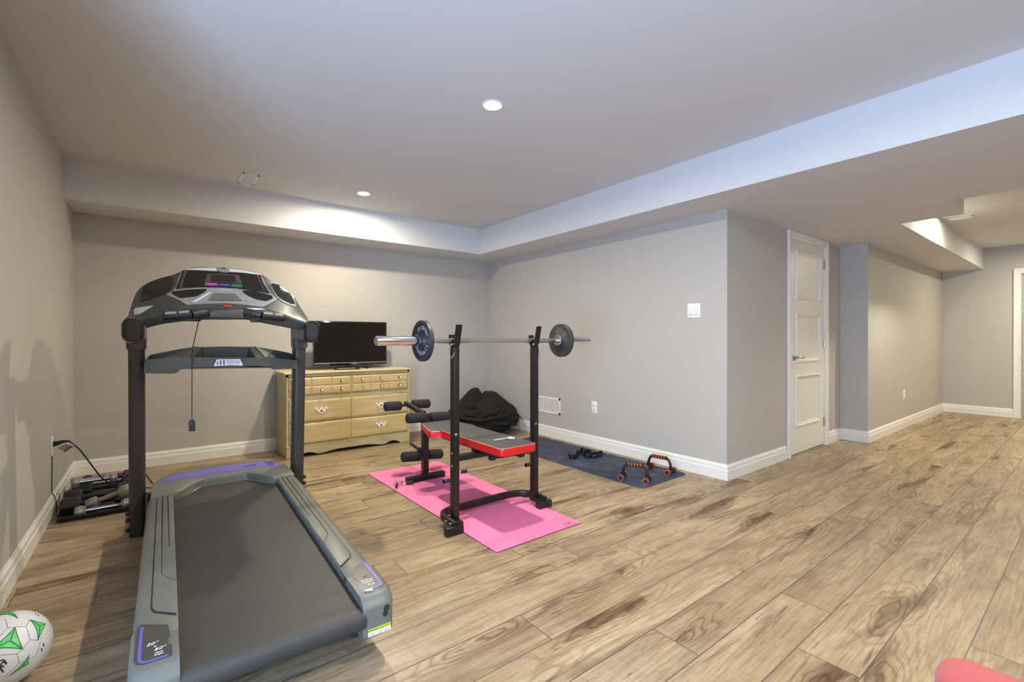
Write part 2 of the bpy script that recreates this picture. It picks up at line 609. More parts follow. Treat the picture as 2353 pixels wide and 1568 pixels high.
def obj(name, bm, m, parent=None, world=True, smooth=28, extra=()):
    """link bm as ONE mesh object; with a parent the mesh is given in world space unless world=False"""
    bmesh.ops.remove_doubles(bm, verts=bm.verts, dist=1e-6)
    bmesh.ops.recalc_face_normals(bm, faces=bm.faces)
    o_mat = WM.get(parent.name, Matrix()) if parent is not None else Matrix()
    if parent is not None and world:
        bmesh.ops.transform(bm, matrix=o_mat.inverted(), verts=bm.verts)
    me = bpy.data.meshes.new(name)
    bm.to_mesh(me)
    bm.free()
    me.materials.append(m)
    for e in extra:
        me.materials.append(e)
    if smooth:
        me.polygons.foreach_set('use_smooth', [True] * len(me.polygons))
        try:
            me.set_sharp_from_angle(angle=radians(smooth))
        except Exception:
            pass
    o = bpy.data.objects.new(name, me)
    COL.objects.link(o)
    if parent is not None:
        o.parent = parent
        WM[o.name] = o_mat.copy()
    return o


def solo(name, bm, m, label, cat, base=None, group=None, smooth=28, extra=()):
    """a thing that is one mesh; its origin is put at base"""
    if base is not None:
        bmesh.ops.translate(bm, verts=bm.verts, vec=-Vector(base))
    o = obj(name, bm, m, None, smooth=smooth, extra=extra)
    if base is not None:
        o.location = base
    o['label'] = label
    o['category'] = cat
    if group:
        o['group'] = group
    return o


def thing(name, label, cat, loc=(0, 0, 0), rotz=0.0, group=None):
    o = bpy.data.objects.new(name, None)
    COL.objects.link(o)
    o.location = loc
    o.rotation_euler = (0, 0, rotz)
    o.empty_display_size = 0.1
    o['label'] = label
    o['category'] = cat
    if group:
        o['group'] = group
    WM[o.name] = Matrix.Translation(Vector(loc)) @ Matrix.Rotation(rotz, 4, 'Z')
    return o


def struct(name, bm, m, parent=None, smooth=0):
    o = obj(name, bm, m, parent, smooth=smooth)
    if parent is None:
        o['kind'] = 'structure'
    return o


def copy_tree(o, parent=None):
    c = o.copy()
    COL.objects.link(c)
    if parent is not None:
        c.parent = parent
    for ch in list(o.children):
        copy_tree(ch, c)
    return c

# ================================================================== THE ROOM
XL, YB, YR_, XP, YP, XF = -4.01, 0.0, -3.216, 2.438, -3.467, 5.954
ZS, ZC, SB, SR = 2.10, 2.3926, 0.433, 0.4313
YREAR, XWEST, YJOG = -7.9, -4.97, -3.66

# floor: planks along X, each a quad with its own seed
bm = B()
uvl = bm.loops.layers.uv.new('plank')
uve = bm.loops.layers.uv.new('edge')
cl = bm.loops.layers.float_color.new('seed')
rnd = random.Random(11)
PW, PL = 0.1872, 1.93
row_off = {0: -1.703, 1: -1.366, 2: -2.015, 3: -2.70, 4: -2.36, -1: -0.01, -2: -1.2}
row0 = -4.539
k0, k1 = int((YREAR - row0) / PW) - 2, int((0.05 - row0) / PW) + 2
for k in range(k0, k1):
    ya, yb = row0 + k * PW, row0 + (k + 1) * PW
    off = row_off.get(k, rnd.uniform(0, PL))
    n0 = math.floor((XWEST - off) / PL)
    x = off + n0 * PL
    while x < XF + 0.3:
        # every plank is cut into a few quads so that the groove distance interpolates well
        sd = (rnd.random(), rnd.random(), rnd.random(), 1)
        xs = [x, x + 0.05, x + PL / 2, x + PL - 0.05, x + PL]
        ys = [ya, ya + 0.02, (ya + yb) / 2, yb - 0.02, yb]
        for i in range(4):
            for j in range(4):
                q = [(xs[i], ys[j]), (xs[i + 1], ys[j]), (xs[i + 1], ys[j + 1]), (xs[i], ys[j + 1])]
                f = bm.faces.new([bm.verts.new((a, b, 0)) for a, b in q])
                for lp, (a, b) in zip(f.loops, q):
                    lp[uvl].uv = (a - x, b - ya)
                    lp[uve].uv = (min(a - x, x + PL - a), min(b - ya, yb - b))
                    lp[cl] = sd
        x += PL
bmesh.ops.remove_doubles(bm, verts=bm.verts, dist=1e-5)
r = bmesh.ops.create_cube(bm, size=1.0)
for v in r['verts']:
    v.co = Vector(((v.co.x) * 13.4 - 0.25, v.co.y * 8.6 - 3.9, v.co.z * 0.06 - 0.032))
me = bpy.data.meshes.new('floor'); bm.to_mesh(me); bm.free(); me.materials.append(M['floor'])
fl = bpy.data.objects.new('floor', me); COL.objects.link(fl); fl['kind'] = 'structure'


def wallbox(name, parts, m='wall'):
    bm = B()
    for a, b in parts:
        box2(bm, a, b)
    return struct(name, bm, M[m])


ZT = ZC + 0.05
wallbox('wall_back', [((XL - .12, 0, 0), (0.12, .12, ZT))])
wallbox('wall_left', [((XL - .12, YJOG, 0), (XL, 0, ZT))])
wallbox('wall_right', [((0, YR_ + .12, 0), (.12, 0, ZT))])
DX0, DX1, DZ = 1.115, 1.985, 2.045     # rough opening of the closet door
wallbox('wall_closet', [((0, YR_, 0), (DX0, YR_ + .12, ZT)), ((DX1, YR_, 0), (XP, YR_ + .12, ZT)), ((DX0, YR_, DZ), (DX1, YR_ + .12, ZT)),
                        ((DX0, YR_ + .6, 0), (DX1, YR_ + .62, ZT))])
wallbox('wall_hall', [((XP, YP, 0), (XF + .12, YR_ + .12, ZT))])
FD0, FD1 = -4.29, -5.13
wallbox('wall_far', [((XF, FD0, 0), (XF + .12, YP, ZT)), ((XF, YREAR, 0), (XF + .12, FD1, ZT)), ((XF, FD1, 2.05), (XF + .12, FD0, ZT))])
WY0, WY1 = -5.92, -4.88
wallbox('wall_west', [((XWEST - .12, YREAR, 0), (XWEST, WY0, ZT)), ((XWEST - .12, WY1, 0), (XWEST, YJOG + .12, ZT)), ((XWEST - .12, WY0, 2.02), (XWEST, WY1, ZT)), ((XWEST, YJOG, 0), (XL - .12, YJOG + .12, ZT))])
wallbox('wall_rear', [((XWEST - .12, YREAR - .14, 0), (XF + .12, YREAR, ZT))])
bm = B()
for a, b in (((WY0, .0), (WY0 + .07, 2.02)), ((WY1 - .07, .0), (WY1, 2.02)), ((WY0, .0), (WY1, .10)), ((WY0, 1.93), (WY1, 2.02))):
    box2(bm, (XWEST - .10, a[0], a[1]), (XWEST - .04, b[0], b[1]))
struct('window_1', bm, M['glass'])
wallbox('ceiling', [((XWEST - .12, YREAR - .14, ZC), (XF + .12, .12, ZC + .08))], 'ceil')
# bulkhead along the back wall, and the wide one on the right with the notched edge of the lamp tray
wallbox('trim_1', [((XL, -SB, ZS), (0.0, 0, ZC))], 'ceil')
bm = B()
pl = [(-SR, -SB), (0, -SB), (0, YR_), (XP, YR_), (XP, YP), (XF, YP), (XF, -3.906), (1.6545, -3.906), (1.6545, -4.306), (1.0836, -4.306), (1.0836, YREAR), (-SR, YREAR)]
prism(bm, [(a, b, ZS) for a, b in pl], (0, 0, ZC - ZS))
struct('trim_2', bm, M['ceil'])

# baseboards with mitred corners
prof = [(0, 0), (.016, 0), (.016, .074), (.0125, .079), (.0115, .104), (.006, .113), (.004, .1206), (0, .1206)]


def baseboards(path, names, start=None, end=None):
    n = len(path)
    P = [Vector((a, b)) for a, b in path]
    off = []
    for i in range(n):
        ds = []
        if i > 0: ds.append((P[i] - P[i - 1]).normalized())
        if i < n - 1: ds.append((P[i + 1] - P[i]).normalized())
        ns = [Vector((d.y, -d.x)) for d in ds]
        if len(ns) == 1: off.append(ns[0])
        else:
            m_ = (ns[0] + ns[1]); off.append(m_ / (1 + ns[0].dot(ns[1])))
    for i, nm in enumerate(names):
        bm = B()
        loft(bm, [[(P[j].x + off[j].x * d, P[j].y + off[j].y * d, z) for d, z in prof] for j in (i, i + 1)], True)
        struct(nm, bm, M['trim'])


baseboards([(XL, YJOG), (XL, 0), (0, 0), (0, YR_), (1.047, YR_)], ['baseboard_left', 'baseboard_back', 'baseboard_right', 'baseboard_closet'])
baseboards([(2.052, YR_), (XP, YR_), (XP, YP), (XF, YP), (XF, -4.2)], ['baseboard_closet', 'baseboard_jog', 'baseboard_hall', 'baseboard_far'])


# ------------------------------------------------------------------ doors
def moulding(bm, x0, x1, z0, z1, y, out, w=.05):
    """picture-frame moulding on a door face at plane y (room side towards `out`)"""
    sec = [(0, 0), (.006, .010), (.014, .010), (.018, .002), (.040, -.006), (.05, -.006)]
    rows = []
    for d, h in sec:
        rows.append([(x0 + d, y + out * h, z0 + d), (x1 - d, y + out * h, z0 + d), (x1 - d, y + out * h, z1 - d), (x0 + d, y + out * h, z1 - d)])
    R = [[bm.verts.new(p) for p in r] for r in rows]
    for a, b in zip(R, R[1:]):
        for j in range(4):
            bm.faces.new((a[j], a[(j + 1) % 4], b[(j + 1) % 4], b[j]))
    bm.faces.new(R[-1])


def casing(bm, x0, x1, ztop, y, out, w=.066):
    """U-shaped casing with a stepped profile; x0,x1 = inner edges"""
    sec = [(0, 0), (0, .010), (.008, .014), (.030, .014), (.034, .019), (.062, .021), (w, .017), (w, 0)]
    def pt(d, h, k):
        return {0: (x0 - d, y + out * h, 0), 1: (x0 - d, y + out * h, ztop + d), 2: (x1 + d, y + out * h, ztop + d), 3: (x1 + d, y + out * h, 0)}[k]
    loft(bm, [[pt(d, h, k) for d, h in sec] for k in range(4)], True)


# door 1: closet door in the closet wall
sl0 = aY(1818.5, 700, YR_ - .004).x
sl1 = aY(1894.5, 700, YR_ - .004).x
ztop = aY(1818, 536, YR_ - .004).z
bm = B()
casing(bm, sl0 - .012, sl1 + .012, min(ztop + .014, ZS - .068), YR_, -1)
for a, b in (((DX0, YR_, 0), (sl0 - .003, YR_ + .11, ztop + .01)), ((sl1 + .003, YR_, 0), (DX1, YR_ + .11, ztop + .01)), ((DX0, YR_, ztop + .004), (DX1, YR_ + .11, DZ))):
    box2(bm, a, b)
for a, b in (((sl0 - .003, YR_ + .045, 0), (sl0 + .012, YR_ + .08, ztop)), ((sl1 - .012, YR_ + .045, 0), (sl1 + .003, YR_ + .08, ztop))):
    box2(bm, a, b)
struct('trim_3', bm, M['trim'])
bm = B()
DY = YR_ + .002
box2(bm, (sl0, DY + .0065, .012), (sl1, DY + .04, ztop))
pz = [(aY(1832, t, DY).z, aY(1832, b_, DY).z) for t, b_ in ((574, 688), (721, 834), (863, 982))]
stile = .112
zb = [.012] + [v for p in reversed(pz) for v in (p[1], p[0])] + [ztop]
for a, b in ((sl0, sl0 + stile), (sl1 - stile, sl1)):
    box2(bm, (a, DY, .012), (b, DY + .01, ztop))
for i in range(0, len(zb), 2):
    box2(bm, (sl0 + stile, DY, zb[i]), (sl1 - stile, DY + .01, zb[i + 1]))
for a, b in pz:
    moulding(bm, sl0 + stile, sl1 - stile, b, a, DY, -1)
d1 = struct('door_1', bm, M['door'])
bm = B()
hx, hz = aY(1824, 822, DY).x, aY(1824, 822, DY).z
lathe(bm, [(0, 0), (.027, 0), (.027, .006), (.022, .009), (.011, .010), (.010, .045), (0, .045)], (hx, DY - .0, hz), (0, -1, 0), 32)
tube(bm, catmull([(hx, DY - .045, hz), (hx + .03, DY - .052, hz + .001), (hx + .07, DY - .05, hz), (hx + .115, DY - .046, hz - .001)], 6), .0085, 12)
obj('door_handle', bm, M['nickel'], d1)
for py in (610, 790, 967):
    bm = B()
    z = aY(1897, py, DY).z
    cyl(bm, (sl1 + .002, DY - .008, z - .045), (sl1 + .002, DY - .008, z + .045), .0065, n=12)
    box2(bm, (sl1 - .0, DY - .004, z - .045), (sl1 + .012, DY + .001, z + .045))
    obj('hinge', bm, M['nickel'], d1)
for f_ in ():
    pass

# door 2: edge of the far door
bm = B()
sec = [(0, 0), (0, .010), (.008, .014), (.030, .014), (.034, .019), (.062, .021), (.07, .017), (.07, 0)]
yi, yj, zt = -4.27, -5.15, 2.0
def ptf(d, h, k):
    return {0: (XF - h, yi + d, 0), 1: (XF - h, yi + d, zt + d), 2: (XF - h, yj - d, zt + d), 3: (XF - h, yj - d, 0)}[k]
loft(bm, [[ptf(d, h, k) for d, h in sec] for k in range(4)], True)
for a, b in (((XF, FD0, 0), (XF + .11, yi - .012, 2.05)), ((XF, FD1, 0), (XF + .11, yj + .012, 2.05)), ((XF, yj, zt - .012), (XF + .11, yi, 2.05))):
    box2(bm, a, b)
struct('trim_4', bm, M['trim'])
bm = B()
box2(bm, (XF + .04, yj + .015, .012), (XF + .075, yi - .015, zt - .015))
struct('door_2', bm, M['door'])


# ------------------------------------------------------------------ wall and ceiling fittings
def outlet(o, u, n, label):
    """duplex receptacle; o centre on the wall, u horizontal, n outward"""
    o, u, n = Vector(o), Vector(u), Vector(n)
    R = Matrix((u, Vector((0, 0, 1)), n)).transposed().to_4x4()
    t = thing('wall_outlet', label, 'outlet', o)
    def bx(name, c, s, m, bev=0):
        bm = B(); box(bm, (0, 0, 0), s, bev)
        bmesh.ops.transform(bm, matrix=Matrix.Translation(o) @ R @ Matrix.Translation(Vector(c)), verts=bm.verts)
        return obj(name, bm, m, t)
    bx('cover_plate', (0, 0, .003), (.072, .118, .006), M['white_plastic'], .0025)
    for s in (1, -1):
        bx('receptacle', (0, s * .0195, .0065), (.034, .030, .004), M['white_plastic'], .0015)
        bm = B()
        for dx in (-.0065, .0065):
            box(bm, (dx, s * .0195 + .004, .0088), (.0022, .009, .001))
        cyl(bm, (0, s * .0195 - .008, .0083), (0, s * .0195 - .008, .0093), .0026, n=10)
        bmesh.ops.transform(bm, matrix=Matrix.Translation(o) @ R, verts=bm.verts)
        obj('slot', bm, M['slot'], t)
    return t


p = aX(1366.5, 936, 0); outlet((0, p.y, p.z), (0, -1, 0), (-1, 0, 0), 'white duplex wall outlet on the grey wall, right of the return air grille')
p = aX(118, 1026, XL); LO = Vector((XL, p.y, p.z))
outlet(LO, (0, 1, 0), (1, 0, 0), 'white wall outlet on the left wall with a black plug in it')
p = aY(2077, 907, YP); outlet((p.x, YP, p.z), (1, 0, 0), (0, -1, 0), 'white wall outlet low on the far beige hallway wall')

# light switch with two rockers
a, b = aX(1579.5, 731, 0), aX(1610.5, 697, 0)
cy, cz = (a.y + b.y) / 2, (a.z + b.z) / 2
t = thing('light_switch', 'white double rocker light switch on the grey wall near its corner', 'light switch', (0, cy, cz))
bm = B(); box(bm, (-.003, cy, cz), (.006, .116, .118), .0025); obj('cover_plate', bm, M['white_plastic'], t)
for s in (1, -1):
    bm = B()
    box(bm, (-.0075, cy + s * .0235, cz), (.005, .033, .066), .0015, rot=(0, radians(3 * s), 0))
    obj('rocker', bm, M['white_plastic'], t)
bm = B()
box(bm, (-.0064, cy + .0235, cz - .0345), (.001, .033, .002)); box(bm, (-.0064, cy - .0235, cz - .0345), (.001, .033, .0012))
obj('gap', bm, M['slot'], t)

# return-air grille
y0, y1 = -.985, -1.366
z0, z1 = .262, .443
t = thing('return_air_grille', 'white louvred return air grille low on the grey wall behind the bench', 'vent', (0, (y0 + y1) / 2, z0))
bm = B()
for a, b in (((-.006, y0, z0), (0, y1, z0 + .024)), ((-.006, y0, z1 - .024), (0, y1, z1)), ((-.006, y0, z0), (0, y0 - .024, z1)), ((-.006, y1 + .024, z0), (0, y1, z1))):
    box2(bm, a, b)
obj('frame', bm, M['white_plastic'], t)
bm = B(); box2(bm, (-.0015, y0 - .02, z0 + .02), (-.0005, y1 + .02, z1 - .02)); obj('backing', bm, M['slot'], t)
bm = B()
zz = z0 + .028
while zz < z1 - .025:
    box(bm, (-.0045, (y0 + y1) / 2, zz), (.0065, abs(y1 - y0) - .044, .0013), rot=(0, radians(-35), 0))
    zz += .0068
obj('louvres', bm, M['white_plastic'], t)
for k in range(1, 4):
    yy = y0 + (y1 - y0) * k / 4
    bm = B()
    box2(bm, (-.0075, yy - .0022 - .001 * (k == 2), z0 + .02), (-.0058, yy + .0022 + .001 * (k == 2), z1 - .02))
    obj('divider', bm, M['white_plastic'], t)
bm = B(); cyl(bm, (-.0058, y1 + .012, (z0 + z1) / 2), (-.0068, y1 + .012, (z0 + z1) / 2), .003, n=10); obj('screw', bm, M['slot'], t)

# ceiling supply register near the back bulkhead
c = (aZ(557, 396, ZC) + aZ(594, 402, ZC) + aZ(582, 425, ZC) + aZ(550, 420, ZC)) / 4
t = thing('ceiling_vent', 'small white square air register in the ceiling near the left end of the bulkhead', 'vent', c)
def register(t, c, sx, sy):
    bm = B()
    w = .022
    for a, b in (((-sx, -sy), (sx, -sy + w)), ((-sx, sy - w), (sx, sy)), ((-sx, -sy), (-sx + w, sy)), ((sx - w, -sy), (sx, sy))):
        box2(bm, (c.x + a[0], c.y + a[1], c.z - .007), (c.x + b[0], c.y + b[1], c.z), .002)
    obj('frame', bm, M['white_plastic'], t)
    bm = B()
    n = 7
    for k in range(n):
        x = c.x - sx + w + (2 * sx - 2 * w) * (k + .5) / n
        box(bm, (x, c.y, c.z - .005), (.014, 2 * sy - 2 * w, .0012), rot=(0, radians(25), 0))
    obj('louvres', bm, M['white_plastic'], t)
    bm = B(); box(bm, (c.x, c.y, c.z - .0008), (2 * sx - 2 * w, 2 * sy - 2 * w, .001)); obj('backing', bm, M['tsilver'], t)
    for s in (1, -1):
        bm = B()
        cyl(bm, (c.x, c.y + s * (sy - w / 2), c.z - .0075), (c.x, c.y + s * (sy - w / 2), c.z - .006), .0042, n=10)
        obj('screw', bm, M['slot'], t)
register(t, c, .062, .145)
c = Vector((2.35, -4.33, ZC))
c2 = aZ(2207, 501, ZC)
t = thing('ceiling_vent', 'small white air register high in the lamp tray over the hallway', 'vent', c2)
register(t, c2, .06, .11)


# recessed lamps
def pot_light(x, y, label, cat='ceiling light'):
    t = thing('recessed_light', label, cat, (x, y, ZC), group='recessed ceiling lights')
    bm = B()
    lathe(bm, [(.046, .0), (.060, .0), (.060, -.003), (.055, -.0055), (.049, -.0055), (.046, -.003), (.046, 0)], (x, y, ZC), (0, 0, 1), 40)
    obj('trim_ring', bm, M['white_plastic'], t)
    bm = B()
    lathe(bm, [(0, -.0022), (.046, -.0022), (.046, -.0008), (0, -.0008)], (x, y, ZC), (0, 0, 1), 40)
    obj('lens', bm, M['lampglass'], t)
    return t


pot_light(-2.016, -2.93, 'large glowing recessed light in the middle of the ceiling')
pot_light(-2.022, -.95, 'glowing recessed light by the back bulkhead, above the TV')
# others of the same row and of the rest of the basement, behind the camera or hidden by the bulkhead
for x, y, lb in ((-2.02, -4.95, 'recessed ceiling light behind the camera'), (-2.02, -6.9, 'recessed ceiling light near the rear wall'),
                 (2.79, -4.08, 'recessed light in the hallway tray close to the bulkhead face'), (5.0, -4.9, 'recessed light at the far end of the hallway tray'),
                 (2.8, -6.5, 'recessed light in the rear of the hallway, behind the bulkhead')):
    pot_light(x, y, lb)

# ================================================================== TREADMILL
TR = thing('treadmill', 'large grey folding treadmill with a purple band on its hood, by the left wall', 'treadmill', (-3.19, -2.70, 0), radians(-1.0))
TM = WM[TR.name]
TI = TM.inverted()


def zb(y):                       # height of the belt surface at (local = nearly world) y
    return .195 + (y + 3.5) * .033


def pS(x, y, dz=0.0):            # pixel -> the sloping deck plane, dz above the belt
    v = ray(x, y)
    # CAM.z + t v.z = zb(CAM.y + t v.y) + dz
    t = (.195 + (CAM.y + 3.5) * .033 + dz - CAM.z) / (v.z - .033 * v.y)
    return CAM + v * t


def L(p):                        # world -> treadmill space
    return TI @ Vector(p)


def tobj(name, bm, m, smooth=40, parent=None, extra=()):
    """part given in treadmill space"""
    o = obj(name, bm, m, parent or TR, world=False, smooth=smooth, extra=extra)
    WM[o.name] = TM.copy()
    return o


def zl(yl):                      # belt height at local y
    return zb(yl - 2.70)


# belt: loop around the rear roller
bm = B()
hw, rr = .252, .036
ye, yf = -.795, .95
pr = [(yf, zl(yf))]
for k in range(1, 24):
    yy = yf + (ye - yf) * k / 24
    pr.append((yy, zl(yy)))
zc_ = zl(ye) - rr
for k in range(0, 15):
    a = pi / 2 + pi * k / 14
    pr.append((ye + rr * cos(a), zc_ + rr * sin(a)))
pr += [(yf, zc_ - rr + .05), (yf, zc_ - rr + .053)]
inner = [(ye, zc_ - rr + .003)] + [(ye + (rr - .003) * cos(pi * 1.5 - pi * k / 14), zc_ + (rr - .003) * sin(pi * 1.5 - pi * k / 14)) for k in range(15)] + [(yf, zl(yf) - .003)]
pr = pr + inner
loft(bm, [[(sx * hw, y, z) for y, z in pr] for sx in (-1, 1)], True)
tobj('belt', bm, M['belt'], 35)

bm = B(); cyl(bm, (-.25, ye, zc_), (.25, ye, zc_), rr - .004, n=32); tobj('rear_roller', bm, M['black_metal'])
bm = B()
box2(bm, (-.245, -.70, zl(-.7) - .030), (.245, .9, zl(-.7) - .008))
bmesh.ops.transform(bm, matrix=Matrix.Rotation(math.atan(.033), 4, 'X'), verts=bm.verts)
tobj('deck_board', bm, M['black_plastic'])
# frame below the deck: two long rails, a light cross bar near the rear, feet that carry it
bm = B()
for s in (-1, 1):
    box2(bm, (s * .265, -.74, .10), (s * .305, 1.05, .145), .004)
tobj('lift_frame', bm, M['black_metal'])
bm = B(); box2(bm, (-.27, -.70, .088), (.27, -.665, .112), .003); tobj('cross_bar', bm, M['tdark'])
for s in (-1, 1):
    bm = B(); box2(bm, (s * .268, -.64, .0), (s * .302, -.56, .105), .006); tobj('rear_foot', bm, M['tpost'])
# base frame on the floor at the front
bm = B()
for s in (-1, 1):
    box2(bm, (s * .372, .97, .012), (s * .43, 1.62, .062), .006)
box2(bm, (-.40, 1.56, .012), (.40, 1.62, .062), .006)
for s in (-1, 1):
    for y in (.98, 1.55):
        box2(bm, (s * .375, y, 0), (s * .427, y + .05, .014))
tobj('base_frame', bm, M['black_metal'])

# side rails
def rail(s):
    bm = B()
    dz = .030
    inx = .246
    # outer edge: narrower beside the post, wider behind it
    outer = [(1.02, .322), (.83, .338), (.70, .347), (.52, .352), (.2, .354), (-.3, .355), (-.64, .356)]
    rows = []
    for y, xo in outer:
        z = zl(y) + dz
        rows.append([(s * inx, y, z - .028), (s * inx, y, z - .002), (s * (inx + .004), y, z), (s * (xo - .022), y, z), (s * (xo - .006), y, z - .006), (s * xo, y, z - .020), (s * (xo + .002), y, z - .085), (s * (inx + .03), y, z - .085), (s * (inx + .03), y, z - .028)])
    loft(bm, rows, True)
    return tobj('side_rail', bm, M['tgrey'], 50)


rails = {s: rail(s) for s in (-1, 1)}


def ribbon(bm, pts, w, h):
    """thin flat strip along pts (treadmill space), lying on the rail"""
    sweep(bm, pts, [(-w / 2, -h), (w / 2, -h), (w / 2, h), (-w / 2, h)])


for s in (-1, 1):
    # foot-rail pads: three raised strips of different length, ending in a slanted step towards the belt
    ends = [(-.03, .268), (-.27, .290), (-.50, .313)]
    prev = .250
    for i, (yend, x1) in enumerate(ends):
        y0 = .72
        x0 = prev + .003 if i else .2495
        a = .05 if i else .035
        z = lambda y: zl(y) + .030
        poly = [(x0, y0), (x1 - .0015, y0), (x1 - .0015, yend + .02), (x1 - .010, yend - .005), (x0, yend - a * .55 - .02)]
        if i:
            # reaches in to the belt edge behind the shorter pad
            py, px = ends[i - 1]
            poly = [(x0, y0), (x1 - .0015, y0), (x1 - .0015, yend + .03), (x1 - .012, yend), (.2495, yend - .05), (.2495, py - .052), (px - .014, py - .012), (px + .0015, py + .025)]
        poly = [(s * x, y) for x, y in poly]
        bm = B()
        vs = [bm.verts.new((x, y, z(y) + .0035)) for x, y in poly]
        ws = [bm.verts.new((x, y, z(y) - .004)) for x, y in poly]
        n = len(vs)
        top = bm.faces.new(vs); bm.faces.new(ws[::-1])
        for k in range(n): bm.faces.new((vs[k], vs[(k + 1) % n], ws[(k + 1) % n], ws[k]))
        bmesh.ops.bevel(bm, geom=list(top.edges), offset=.0018, segments=2, profile=.5, affect='EDGES')
        tobj('foot_pad', bm, M['tgrey'], 40, rails[s])
        prev = x1
    # dark grooves between the strips
    bm = B()
    for (yend, x1) in ends:
        pth = [(s * x1, y, zl(y) + .0305) for y in (.71, .5, .2, yend + .03)] + [(s * (x1 - .004), yend + .006, zl(yend) + .0305), (s * (x1 - .013), yend - .008, zl(yend) + .0305), (s * .2505, yend - .055, zl(yend) + .0305)]
        ribbon(bm, pth, .0036, .0012)
    tobj('groove', bm, M['ink_black'], 0, rails[s])


